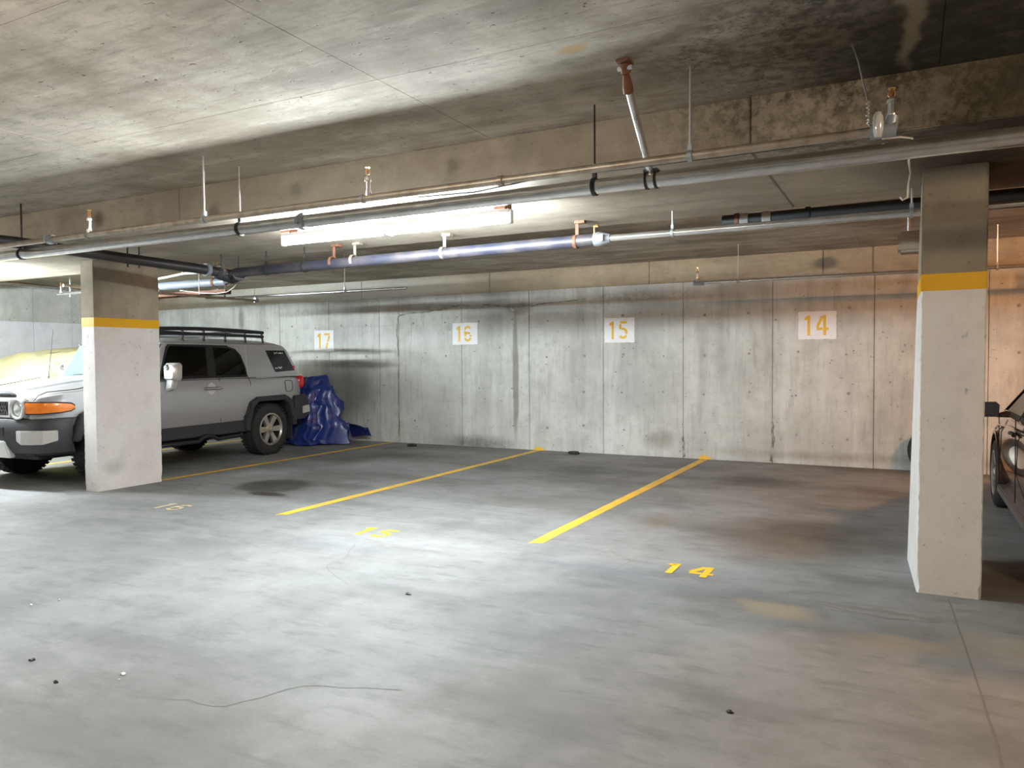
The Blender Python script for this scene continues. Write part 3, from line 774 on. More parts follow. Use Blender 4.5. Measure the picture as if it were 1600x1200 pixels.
def C3(u, v, z):
    return (u, -v, z)
def side_u(z):
    P = [(.40, .84), (.5, .885), (.75, .915), (1.0, .92), (1.14, .905), (1.19, .885), (1.66, .775), (1.72, .70), (1.77, .4)]
    for (z0, u0), (z1, u1) in zip(P, P[1:]):
        if z <= z1:
            return u0 + (u1 - u0) * max(0, (z - z0) / (z1 - z0))
    return .4
def rrect(u, vf, vr, r, z, n=6):
    pts = []
    for (cu, cv, a0) in ((u - r, vf - r, 0), (-u + r, vf - r, 90), (-u + r, vr + r, 180), (u - r, vr + r, 270)):
        for k in range(n + 1):
            an = R(a0 + 90 * k / n)
            pts.append(C3(cu + r * math.cos(an), cv + r * math.sin(an), z))
    return pts
def cut(base_mb, cutters, name, mats, parent, smooth=30, inside=None):
    o = base_mb.build(name, mats, None, smooth=smooth)
    tmp = []
    for c_, cm in cutters:
        co = c_.build('cutter', cm)
        md = o.modifiers.new('b', 'BOOLEAN'); md.object = co; md.operation = 'DIFFERENCE'; md.solver = 'EXACT'
        try: md.material_mode = 'TRANSFER'
        except Exception: pass
        tmp.append(co)
    bpy.context.view_layer.update()
    me = evalmesh(o)
    o.modifiers.clear()
    o.data = me
    o.parent = parent
    me.name = name
    for c_ in tmp:
        bpy.data.objects.remove(c_, do_unlink=True)
    if inside is not None:
        me.materials.clear()
        for m_ in mats: me.materials.append(m_)
        for p in me.polygons: p.material_index = 1 if inside(p.center, p.normal) else 0
    for p in me.polygons: p.use_smooth = True
    me.set_sharp_from_angle(angle=R(smooth))
    return o

def wheel(parent, u, v, r, wd, spokes=6, tread=True, name='wheel', fn=C3, rimr=.235, rim=None, face=1):
    """outer face toward face*u"""
    f3 = lambda x, y, h: fn(u + face * h, v + x, r + y)
    h = wd / 2
    prof = [(rimr, -h * .85), (rimr + .04, -h), (r - .06, -h * 1.02), (r - .015, -h * .88), (r, -h * .7), (r, h * .7), (r - .015, h * .88), (r - .06, h * 1.02), (rimr + .04, h), (rimr, h * .85), (rimr - .012, h * .6), (rimr - .012, -h * .6)]
    t = MB().lathe(prof, f3, 48, True).build(name, M_rub, parent, smooth=40)
    if tread:
        mb = MB()
        for k in range(40):
            an = 2 * math.pi * k / 40
            for row, off in ((-.62, 0), (-.2, .5), (.2, 0), (.62, .5)):
                a0 = an + off * 2 * math.pi / 40
                a1 = a0 + .6 * 2 * math.pi / 40
                w0, w1 = (row - .17) * h, (row + .17) * h
                if abs(row) > .5: w1 = w1 + (.13 * h if row > 0 else 0); w0 = w0 - (.13 * h if row < 0 else 0)
                vs = []
                for rr in (r - .005, r + .009):
                    for (aa, ww) in ((a0, w0), (a1, w0), (a1, w1), (a0, w1)):
                        vs.append(f3(rr * math.cos(aa), rr * math.sin(aa), ww))
                mb.add(vs, [(3, 2, 1, 0), (4, 5, 6, 7), (0, 1, 5, 4), (1, 2, 6, 5), (2, 3, 7, 6), (3, 0, 4, 7)])
        tag(mb.build('tread', M_rub, t), kind='stuff')
    rm = rim or M_rim
    MB().lathe([(.0001, -h * .3), (rimr * .9, -h * .3), (rimr - .01, -h * .6), (rimr - .005, h * .7), (rimr + .012, h * .9), (rimr + .012, h * .97), (rimr - .014, h * .93), (rimr - .022, h * .6), (rimr - .03, -h * .1), (.0001, -h * .1)], f3, 40).build('rim_well', M_dark if spokes else rm, t, smooth=40)
    MB().lathe([(rimr - .018, h * .66), (rimr + .012, h * .80), (rimr + .014, h * .96), (rimr - .006, h * .99), (rimr - .020, h * .86)], f3, 40, True).build('rim', rm, t, smooth=40)
    for k in range(spokes):
        an = 2 * math.pi * (k + .5) / spokes + math.pi / 2
        ca, sa = math.cos(an), math.sin(an)
        w0, w1 = .034, .046
        def sp(rad, lat, hh): return f3(rad * ca - lat * sa, rad * sa + lat * ca, hh)
        vs = [sp(.05, -w0, h * .75), sp(.05, w0, h * .75), sp(rimr - .01, w1, h * .86), sp(rimr - .01, -w1, h * .86),
              sp(.05, -w0, h * .3), sp(.05, w0, h * .3), sp(rimr - .01, w1, h * .4), sp(rimr - .01, -w1, h * .4)]
        MB().add(vs, [(0, 1, 2, 3), (7, 6, 5, 4), (0, 4, 5, 1), (1, 5, 6, 2), (2, 6, 7, 3), (3, 7, 4, 0)]).build('spoke', rm, t, bevel=.006)
    MB().lathe([(.085, h * .3), (.085, h * .7), (.07, h * .8), (.045, h * .82), (.042, h * .95), (.03, h * 1.0), (.0001, h * 1.0)], f3, 24).build('hub', rm, t, smooth=40)
    return t

suv = thing('suv', 'silver boxy off-road SUV with black roof rack and dark cladding', 'car', (-9.40, 8.27, 0), R(3.3), 0.985)
VA, VB, WR = 2.59, -.10, .388        # front axle, rear axle, tyre radius
def sec(v, wv, t, zb):
    hs = [(0, zb), (wv - .10, zb), (wv - .035, zb + .10), (wv - .005, .78), (wv, t - .20), (wv - .014, t - .09), (wv - .045, t - .03), (wv - .11, t - .004), (wv - .35, t + .015), (0, t + .025)]
    ring = [C3(a, v, b) for a, b in hs] + [C3(-a, v, b) for a, b in hs[-2:0:-1]]
    return ring
stn = [(3.42, .66, .985, .62), (3.38, .74, 1.045, .60), (3.28, .83, 1.075, .50), (3.1, .893, 1.10, .42), (2.8, .918, 1.145, .42), (2.35, .92, 1.205, .42), (2.0, .92, 1.235, .42), (1.9, .92, 1.20, .42), (0.9, .92, 1.20, .42), (-.1, .92, 1.20, .42), (-.6, .915, 1.20, .45), (-.80, .89, 1.19, .5), (-.88, .84, 1.17, .55)]
body = MB().loft([sec(*q_) for q_ in stn])
cutters = []
for v0 in (VA, VB):
    for sgn in (-1, 1):
        poly = [(v0 - .47, .2), (v0 - .47, .50), (v0 - .38, .76), (v0 - .27, .835), (v0 + .27, .835), (v0 + .38, .76), (v0 + .47, .50), (v0 + .47, .2)]
        cutters.append((MB().prism(poly, lambda a, b, d: C3(d, a, b), sgn * .52, sgn * 1.1), M_dark))
cut(body, cutters, 'body', [M_silver, M_dark], suv, 28, lambda c, n: (c.z < .86 and abs(c.x) < .87 and min(abs(c.y + VA), abs(c.y + VB)) < .49 and c.z > .3) or c.z < .425)
# cabin with window recesses
lv = [(1.185, 0, 2.04, -.86, .10), (1.30, 0, 1.985, -.83, .10), (1.45, 0, 1.91, -.76, .10), (1.60, 0, 1.835, -.68, .10), (1.66, 0, 1.79, -.62, .12), (1.70, -.02, 1.74, -.52, .14), (1.735, -.02, 1.66, -.40, .16), (1.755, -.04, 1.5, -.2, .2), (1.765, -.10, 1.2, 0.1, .2)]
cab = MB().loft([rrect(side_u(z) + du, vf, vr, r, z) for z, du, vf, vr, r in lv])
def wing(poly, d0, d1, sgn):
    def fn(a, b, d): return C3(sgn * (d if isinstance(d, float) and d < .6 else side_u(b) + d - 1.0), a, b)
    return fn
winF = [(1.87, 1.235), (1.08, 1.225), (1.02, 1.625), (1.62, 1.635), (1.67, 1.60)]
winR = [(.93, 1.225), (.36, 1.225), (.37, 1.36), (.42, 1.50), (.50, 1.575), (.60, 1.61), (.90, 1.625)]
winQ = [(-.27, 1.255), (-.72, 1.275), (-.56, 1.59), (-.14, 1.59)]
cutters = []
for sgn in (-1, 1):
    for pl in (winF, winR):
        cutters.append((MB().prism(pl, lambda a, b, d: C3(sgn * d, a, b), .18, 1.2), M_inter))
cut(cab, cutters, 'cabin', [M_silver, M_inter], suv, 28, lambda c, n: 1.215 < c.z < 1.645 and abs(c.x) < side_u(c.z) - .012 and -1.92 < c.y < -.33)
def panel(poly, sgn, off, thick, name, mat, parent=suv, bevel=0):
    return MB().prism(poly, lambda a, b, d: C3(sgn * (side_u(b) + d), a, b), off - thick, off).build(name, mat, parent, bevel=bevel)
def grow(poly, k):
    cx = sum(a for a, b in poly) / len(poly); cy = sum(b for a, b in poly) / len(poly)
    return [(cx + (a - cx) * (1 + k / max(.1, abs(a - cx))), cy + (b - cy) * (1 + k / max(.1, abs(b - cy)))) for a, b in poly]
def line3(pts, sgn, wd, name, mat, parent=suv, off=.002):
    return MB().tube([C3(sgn * (side_u(b) + off), a, b) for a, b in pts], wd, 6).build(name, mat, parent)
for sgn in (-1, 1):
    # black window surround, glass
    for pl, g in ((winF, G_win), (winR, G_dark)):
        n_ = len(pl); out = grow(pl, .028)
        w_ = MB().strip(pl + [pl[0]], out + [out[0]], lambda a, b, d: C3(sgn * (side_u(b) + d), a, b), -.004, .006).build('window_frame', M_seam, suv)
        MB().prism(pl, lambda a, b, d: C3(sgn * (side_u(b) + d), a, b), -.006, -.001).build('window_glass', g, w_)
    panel([(1.06, 1.20), (.94, 1.20), (.91, 1.645), (1.0, 1.65)], sgn, .004, .008, 'pillar_cover', M_seam)
    panel([(1.92, 1.19), (.36, 1.195), (.36, 1.215), (1.90, 1.222)], sgn, .006, .01, 'belt_strip', M_seam)
    panel([(1.64, 1.645), (.62, 1.63), (.62, 1.655), (1.70, 1.662)], sgn, .005, .008, 'roof_strip', M_seam)
    qg = panel(winQ, sgn, .005, .01, 'quarter_window', plain('quarter_glass', (.012, .013, .014), .08))
    if sgn > 0:
        for dx, dz, sc_ in ((-.42, 1.54, 1.0), (-.36, 1.31, .8)):
            mb = MB()
            for k in range(7):
                mb.tube([C3(side_u(dz) + .007, dx - .09 * sc_ + .03 * sc_ * k, dz + random.uniform(-.01, .01)), C3(side_u(dz + .02) + .007, dx - .075 * sc_ + .03 * sc_ * k + random.uniform(-.01, .01), dz + random.uniform(.01, .04) * sc_)], .005, 6)
            mb.build('decal', M_decal, qg)
        MB().box(-.002, .002, -.02, .02, -.03, .03, Matrix.Translation(C3(side_u(1.32) + .007, -.70, 1.32))).build('decal', M_red, qg)
    # door seams
    line3([(.88, 1.20), (.88, .58)], sgn, .004, 'door_seam', M_seam)
    line3([(.33, 1.2), (.30, 1.1), (.34, .72), (.45, .60)], sgn, .004, 'door_seam', M_seam)
    line3([(2.05, 1.2), (2.03, .60)], sgn, .004, 'door_seam', M_seam)
    line3([(.26, 1.66), (.29, 1.45), (.33, 1.22)], sgn, .004, 'door_seam', M_silverd)
    # quarter crease
    panel([(.22, 1.205), (-.72, 1.225), (-.74, 1.195), (.15, 1.165)], sgn, .010, .02, 'quarter_crease', M_silver)
    # fuel door
    if sgn > 0:
        fp = [(-.46, 1.12), (-.58, 1.12), (-.61, 1.09), (-.60, .98), (-.57, .95), (-.47, .95), (-.45, .97), (-.44, 1.10)]
        line3(fp + [fp[0]], sgn, .004, 'fuel_door_gap', M_seam)
    # door handle
    cup = MB().lathe([(.0001, 0), (.075, 0), (.08, .006), (.0001, .006)], lambda x, y, h: C3(sgn * (side_u(1.05) + h), 1.06 + x, 1.05 + y), 20).build('handle_cup', M_silverd, suv, smooth=40)
    MB().tube([C3(sgn * .945, 1.22, 1.055), C3(sgn * .965, 1.15, 1.055), C3(sgn * .965, .98, 1.052), C3(sgn * .945, .90, 1.05)], [.018, .022, .022, .018], 10).build('door_handle', M_chrome, cup, smooth=50)
    # lower cladding
    MB().prism([(2.14, .40), (2.14, .555), (1.5, .56), (.40, .565), (.34, .50), (.34, .40)], lambda a, b, d: C3(sgn * d, a, b), .80, .93).build('sill_cladding', M_clad, suv, bevel=.012)
    # flares
    for v0 in (VA, VB):
        inn = [(v0 - .46, .42), (v0 - .455, .51), (v0 - .37, .755), (v0 - .265, .825), (v0 + .265, .825), (v0 + .37, .755), (v0 + .455, .51), (v0 + .46, .42)]
        out = [(v0 - .56, .42), (v0 - .55, .54), (v0 - .45, .83), (v0 - .30, .905), (v0 + .30, .895), (v0 + .45, .82), (v0 + .55, .53), (v0 + .56, .42)]
        if v0 == VA:
            inn, out = inn[:-1], out[:-1]
        MB().strip(inn, out, lambda a, b, d: C3(sgn * d, a, b), .86, .962).build('fender_flare', M_clad, suv, bevel=.012)
    # rear side cladding and bumper corner
    MB().prism([(-.60, .50), (-.60, .88), (-.93, .88), (-.97, .80), (-.97, .56), (-.88, .50)], lambda a, b, d: C3(sgn * d, a, b), .55, .945).build('rear_bumper_corner', M_clad, suv, bevel=.02)
    MB().prism([(-.80, .58), (-.80, .70), (-.965, .72), (-.985, .60)], lambda a, b, d: C3(sgn * d, a, b), .80, .955).build('bumper_insert', M_silverd, suv, bevel=.01)
    MB().box(-.09, .09, -.01, .01, -.2, .2, Matrix.Translation(C3(sgn * .80, -.60, .40))).build('mud_flap', M_clad, suv)
    # tail lamp
    tl = MB().lathe([(.0001, .065), (.06, .06), (.09, .045), (.10, .01), (.10, -.10)], lambda x, y, h: C3(sgn * (.85 + h * .75), -.855 + x * .55 - h * .45, 1.09 + y), 24).build('tail_lamp', M_red, suv, smooth=50)
    # mirror
    mr = MB().loft([[C3(sgn * (1.02 + a), 1.80 + dv, 1.29 + b) for a, b in ((-.09 * k, -.105 * k), (.08 * k, -.115 * k), (.105 * k, -.08 * k), (.11 * k, .09 * k), (.08 * k, .12 * k), (-.07 * k, .12 * k), (-.10 * k, .09 * k))] for dv, k in ((-.06, .93), (-.04, 1.0), (.03, .98), (.075, .75))]).build('mirror', M_silverd, suv, smooth=50)
    MB().prism([(.91, 1.03), (1.04, 1.08), (1.07, 1.20), (.95, 1.20)], lambda a, b, d: C3(sgn * a, d, b), 1.75, 1.84).build('mirror_stalk', M_silverd, mr, bevel=.012)
    MB().lathe([(.0001, .03), (.03, .025), (.042, 0)], lambda x, y, h: C3(sgn * (1.0 + x), 1.87 + h, 1.35 + y), 16).build('spot_mirror', M_chrome, mr, smooth=50)
    # side step
    MB().tube([C3(sgn * .80, 2.05, .42), C3(sgn * .95, 1.98, .345), C3(sgn * .97, 1.35, .345), C3(sgn * .93, 1.22, .40), C3(sgn * .93, 1.1, .40), C3(sgn * .96, 1.0, .345), C3(sgn * .96, .55, .36), C3(sgn * .82, .45, .42)], .028, 10).build('side_step', M_rackb, suv, smooth=50)
    # seats behind the glass
    for vv in (1.25, .55):
        MB().loft([[C3(sgn * (.42 + a), vv + dv, z) for a, dv in ((-.13 * k, -.05), (.13 * k, -.05), (.15 * k, 0), (.13 * k, .05), (-.13 * k, .05), (-.15 * k, 0))] for z, k in ((1.20, 1.3), (1.36, 1.35), (1.42, .6), (1.45, .6), (1.47, 1), (1.57, 1), (1.60, .7))]).build('seat', M_seat, suv, smooth=50)
    MB().prism([(1.24, 1.24), (1.16, 1.24), (1.12, 1.59), (1.19, 1.60)], lambda a, b, d: C3(sgn * (side_u(b) - d), a, b), .03, .05).build('pillar_trim', plain('pillar_trim_green', (.55, .70, .65), .7), suv)
# drip rail along the roof
for sgn in (-1, 1):
    MB().tube([C3(sgn * (side_u(1.665) + .004), v, 1.665) for v in (1.78, 1.0, .3, -.5)], .010, 6).build('drip_rail', M_silver, suv)
# windshield
MB().add([C3(-.79, 2.05, 1.215), C3(.79, 2.05, 1.215), C3(.705, 1.82, 1.65), C3(-.705, 1.82, 1.65)] + [C3(-.79, 2.0, 1.215), C3(.79, 2.0, 1.215), C3(.705, 1.77, 1.65), C3(-.705, 1.77, 1.65)],
         [(0, 1, 2, 3), (7, 6, 5, 4), (0, 4, 5, 1), (1, 5, 6, 2), (2, 6, 7, 3), (3, 7, 4, 0)]).build('windshield', M_shield, suv)
for u0 in (-.5, 0, .45):
    MB().tube([C3(u0, 2.10, 1.25), C3(u0 + .12, 2.075, 1.262), C3(u0 + .38, 2.06, 1.255)], .010, 6).build('wiper', M_blk, suv)
MB().tube([C3(-.58, 2.36, 1.21), C3(-.58, 2.36, 1.26), C3(-.56, 2.30, 1.86)], [.012, .005, .0025], 6).build('antenna', M_blk, suv)
# hood bulge and hood seams
MB().loft([[C3(a, v, z + dz) for a, dz in ((-w_, -.05), (-w_ + .06, .014), (0, .026), (w_ - .06, .014), (w_, -.05))] for v, w_, z in ((3.36, .30, 1.085), (3.2, .36, 1.115), (2.35, .46, 1.228), (2.10, .46, 1.242))], caps=True).build('hood_bulge', M_silver, suv, smooth=30)
MB().prism([(-.36, 1.055), (.36, 1.055), (.33, 1.075), (-.33, 1.075)], lambda a, b, d: C3(a, d, b), 3.385, 3.435).build('hood_slot', M_seam, suv)
for sgn in (-1, 1):
    MB().tube([C3(sgn * .70, 3.36, 1.055), C3(sgn * .725, 3.28, 1.09), C3(sgn * .83, 3.0, 1.115), C3(sgn * .84, 2.3, 1.225)], .005, 6).build('hood_seam', M_seam, suv)
    MB().tube([C3(sgn * .70, 3.42, .99), C3(sgn * .70, 3.36, 1.055)], .005, 6).build('hood_seam', M_seam, suv)
# front fascia panel with headlights and grille
fas = MB().prism([(-.60, .80), (.60, .80), (.615, .85), (.615, 1.0), (.58, 1.03), (-.58, 1.03), (-.615, 1.0), (-.615, .85)], lambda a, b, d: C3(a, d, b), 3.40, 3.462).build('grille_panel', M_silverd, suv, bevel=.012)
MB().prism([(-.35, .83), (.35, .83), (.35, .985), (-.35, .985)], lambda a, b, d: C3(a, d, b), 3.455, 3.466).build('grille_back', M_dark, fas)
mb = MB()
for k in range(-18, 19):
    for s_ in (-1, 1):
        c0 = k * .04
        a0, a1 = c0 - .035 * s_, c0 + .035 * s_
        lo, hi = -.345, .345
        if min(a0, a1) < lo or max(a0, a1) > hi: continue
        mb.tube([C3(a0, 3.468, .835), C3(a1, 3.468, .98)], .0055, 4)
mb.build('grille_mesh', plain('grille_grey', (.12, .12, .13), .5), fas)
MB().strip([(-.35, .83), (.35, .83), (.35, .985), (-.35, .985), (-.35, .83)], [(-.375, .81), (.375, .81), (.375, 1.005), (-.375, 1.005), (-.375, .81)], lambda a, b, d: C3(a, d, b), 3.455, 3.478).build('grille_surround', M_silverd, fas)
cu = bpy.data.curves.new('lettering', 'FONT'); cu.body = 'TOYOTA'; cu.size = .085; cu.extrude = .006; cu.align_x = 'CENTER'; cu.align_y = 'CENTER'; cu.offset = .002; cu.space_character = 1.05
to = bpy.data.objects.new('lettering_curve', cu); COL.objects.link(to)
bpy.context.view_layer.update()
lm = evalmesh(to); bpy.data.objects.remove(to, do_unlink=True); lm.materials.clear(); lm.materials.append(M_sign)
lo_ = bpy.data.objects.new('lettering', lm); COL.objects.link(lo_); lo_.parent = fas
lo_.location = C3(0, 3.482, .905); lo_.rotation_euler = (R(90), 0, 0)
for sgn in (-1, 1):
    hl = MB().lathe([(.088, 0), (.118, 0), (.122, .02), (.112, .034), (.094, .03), (.088, .012)], lambda x, y, h: C3(sgn * .51 + x, 3.462 + h, .905 + y), 32, True).build('headlight_ring', M_silverd, suv, smooth=40)
    MB().lathe([(.0001, .028), (.04, .026), (.07, .018), (.092, .003)], lambda x, y, h: C3(sgn * .51 + x, 3.462 + h, .905 + y), 28).build('headlight', M_lens, hl, smooth=60)
    # amber wraparound turn signal
    path = [(.61, 3.452), (.70, 3.438), (.78, 3.405), (.84, 3.34), (.885, 3.24), (.912, 3.12), (.918, 3.08)]
    zt = [.975, .975, .975, .972, .968, .955, .93]; zb_ = [.855, .855, .857, .86, .866, .88, .905]
    rings = []
    for (u_, v_), a_, b_ in zip(path, zt, zb_):
        rings.append([C3(sgn * (u_ - .04), v_ - .03, b_), C3(sgn * (u_ + .014), v_ + .014, b_), C3(sgn * (u_ + .024), v_ + .020, (a_ + b_) / 2), C3(sgn * (u_ + .014), v_ + .014, a_), C3(sgn * (u_ - .04), v_ - .03, a_)])
    MB().loft(rings).build('turn_signal', M_amber, suv, smooth=40)
    rings = []
    for (u_, v_), a_, b_ in zip(path, zt, zb_):
        rings.append([C3(sgn * (u_ - .05), v_ - .04, b_ - .012), C3(sgn * (u_ + .010), v_ + .010, b_ - .012), C3(sgn * (u_ + .010), v_ + .010, a_ + .012), C3(sgn * (u_ - .05), v_ - .04, a_ + .012)])
    MB().loft(rings).build('turn_signal_bezel', M_seam, suv)
    # bumper insert
    pth = [(.52, 3.505), (.60, 3.505), (.72, 3.475), (.82, 3.40), (.90, 3.28)]
    rings = []
    for k, (u_, v_) in enumerate(pth):
        b_ = .55 if k == 0 else (.51 if k < 4 else .55)
        rings.append([C3(sgn * (u_ - .05), v_ - .05, b_), C3(sgn * (u_ + .012), v_ + .012, b_), C3(sgn * (u_ + .012), v_ + .012, .665), C3(sgn * (u_ - .05), v_ - .05, .665)])
    MB().loft(rings).build('bumper_insert', M_silverd, suv, bevel=.006)
# front bumper
half = [(0, 3.53), (.36, 3.53), (.50, 3.51), (.62, 3.495), (.74, 3.45), (.83, 3.375), (.905, 3.26), (.925, 3.12)]
full = [(-a_, b_) for a_, b_ in half[:0:-1]] + half
rings = []
for z, off in ((.38, -.10), (.41, -.03), (.50, 0), (.66, 0), (.735, -.005), (.785, -.035), (.80, -.09)):
    rings.append([C3(a_ * (1 + off * .3), b_ + off, z) for a_, b_ in full] + [C3(a_ * .9, 3.05, z) for a_, b_ in (full[-1], full[0])])
MB().loft(rings).build('front_bumper', M_clad, suv, smooth=30)
MB().prism([(-.34, .60), (.34, .60), (.34, .70), (-.34, .70)], lambda a, b, d: C3(a, d, b), 3.50, 3.537).build('bumper_intake', M_dark, suv)
MB().prism([(-.46, .36), (.46, .36), (.36, .55), (-.36, .55)], lambda a, b, d: C3(a, d, b), 3.47, 3.545).build('skid_plate', M_silverd, suv, bevel=.012)
MB().box(-.70, .70, -3.40, .7, .33, .46).build('chassis', M_dark, suv, bevel=.03)
MB().tube([C3(-.72, VB, WR), C3(.72, VB, WR)], .05, 10).tube([C3(-.72, VA, WR), C3(.72, VA, WR)], .04, 10).build('axle', M_dark, suv)
# rear bumper, hatch, spare wheel
MB().box(-.60, .60, .86, .965, .50, .84).build('rear_bumper', M_clad, suv, bevel=.03)
MB().box(-.60, .60, .80, .90, .80, 1.24).build('tailgate', M_silver, suv, bevel=.03)
sp = thing('spare_holder', None, None); sp.parent = suv
bpy.data.objects.remove(sp, do_unlink=True)
spw = MB().lathe([(.0001, -.02), (.22, -.02), (.26, -.09), (.36, -.1), (.385, -.06), (.385, .08), (.36, .1), (.24, .1), (.2, .06), (.0001, .06)], lambda x, y, h: (x, 1.0 + h, .98 + y), 40).build('spare_wheel', M_rub, suv, smooth=40)
MB().lathe([(.21, .07), (.21, .085), (.05, .09), (.0001, .09)], lambda x, y, h: (x, 1.0 + h, .98 + y), 28).build('spare_rim', M_rim, spw, smooth=40)
# wheels
for v0 in (VA, VB):
    for sgn in (-1, 1):
        wheel(suv, sgn * .80, v0, WR, .265, face=sgn)
# roof rack
zr0, zr1 = 1.775, 1.885
def arch(v): return -.020 * ((v - .75) / .95) ** 2
for sgn in (-1, 1):
    pts = [C3(sgn * .66, v, zr1 + arch(v)) for v in (1.78, 1.5, 1.1, .75, .3, -.1, -.24)]
    MB().tube(pts, .026, 10).build('rack_rail', M_rackb, suv, smooth=50)
    pts = [C3(sgn * .68, v, zr0 + .035 + arch(v) * .5) for v in (1.72, 1.1, .75, .3, -.22)]
    MB().tube(pts, .022, 8).build('rack_rail', M_rackb, suv, smooth=50)
    for v, lean in ((1.72, .10), (1.32, .02), (.95, .02), (.55, -.02), (.15, -.02), (-.22, -.05)):
        MB().tube([C3(sgn * .68, v, 1.70), C3(sgn * .665, v - lean * .4, zr1 + arch(v))], .016, 8).build('rack_post', M_rackb, suv)
for v in (1.78, -.24):
    MB().tube([C3(-.66, v, zr1 + arch(v)), C3(0, v + (.04 if v > 0 else -.03), zr1 + .005), C3(.66, v, zr1 + arch(v))], .020, 10).build('rack_crossbar', M_rackb, suv, smooth=50)
for v in (1.55, 1.25, .95, .65, .35, .05):
    MB().box(-.66, .66, -v - .03, -v + .03, zr0 + .022, zr0 + .040).build('rack_slat', M_rackb, suv)

# ------------------------------------------------------------------ dark bronze car at right (nose to the wall)
M_bronze = plain('bronze_paint', (0.115, 0.065, 0.043), 0.14, 0.75, noise=0.04, coat=1.0)
G_car = glass('car_glass', (0.30, 0.34, 0.30))
car = thing('bronze_car', 'dark bronze hatchback nose-in behind the right column', 'car', (1.60, 8.38, 0))
def D3(u, v, z): return (u, v, z)
def sec2(v, wv, t, zb):
    hs = [(0, zb), (wv - .09, zb), (wv - .03, zb + .10), (wv, .52), (wv - .005, t - .18), (wv - .03, t - .06), (wv - .09, t - .012), (wv - .3, t + .01), (0, t + .02)]
    return [D3(a, v, b) for a, b in hs] + [D3(-a, v, b) for a, b in hs[-2:0:-1]]
st2 = [(.90, .55, .60, .32), (.84, .70, .66, .24), (.65, .80, .74, .20), (.35, .86, .82, .2), (0, .885, .87, .2), (-.45, .89, .92, .2), (-1.3, .89, .94, .2), (-2.3, .89, .96, .2), (-3.0, .87, .98, .22), (-3.3, .80, .95, .28), (-3.38, .70, .9, .34)]
cutters = []
for v0 in (0, -2.65):
    for sgn in (-1, 1):
        cutters.append((MB().prism([(v0 + .36 * math.cos(R(q_)), .32 + .36 * math.sin(R(q_))) for q_ in range(0, 360, 12)], lambda a, b, d: D3(d, a, b), sgn * .55, sgn * 1.1), M_dark))
cut(MB().loft([sec2(*q_) for q_ in st2]), cutters, 'body', [M_bronze, M_dark], car, 30)
def su2(z): return .875 + (.62 - .875) * max(0, (z - .90)) / .50
def rr2(u, vf, vr, r, z): return [(x, -y, z_) for x, y, z_ in rrect(u, vf, vr, r, z)]
cab2 = MB().loft([rr2(su2(z) + du, vf, vr, r, z) for z, du, vf, vr, r in ((.905, 0, -.30, -3.1, .1), (1.1, 0, -.72, -3.0, .1), (1.32, 0, -1.15, -2.7, .12), (1.37, -.02, -1.30, -2.55, .14), (1.40, -.06, -1.5, -2.3, .2), (1.415, -.2, -1.7, -2.1, .2))])
cw = [[(-.52, .94), (-1.55, .945), (-1.55, 1.30), (-1.22, 1.30)], [(-1.65, .945), (-2.6, .96), (-2.45, 1.25), (-1.65, 1.30)]]
cutters = []
for sgn in (-1, 1):
    for pl in cw:
        cutters.append((MB().prism(pl, lambda a, b, d: D3(sgn * d, a, b), .12, 1.2), M_inter))
cut(cab2, cutters, 'cabin', [M_bronze, M_inter], car, 30, lambda c, n: .935 < c.z < 1.305 and abs(c.x) < su2(c.z) - .012 and -2.62 < c.y < -.5)
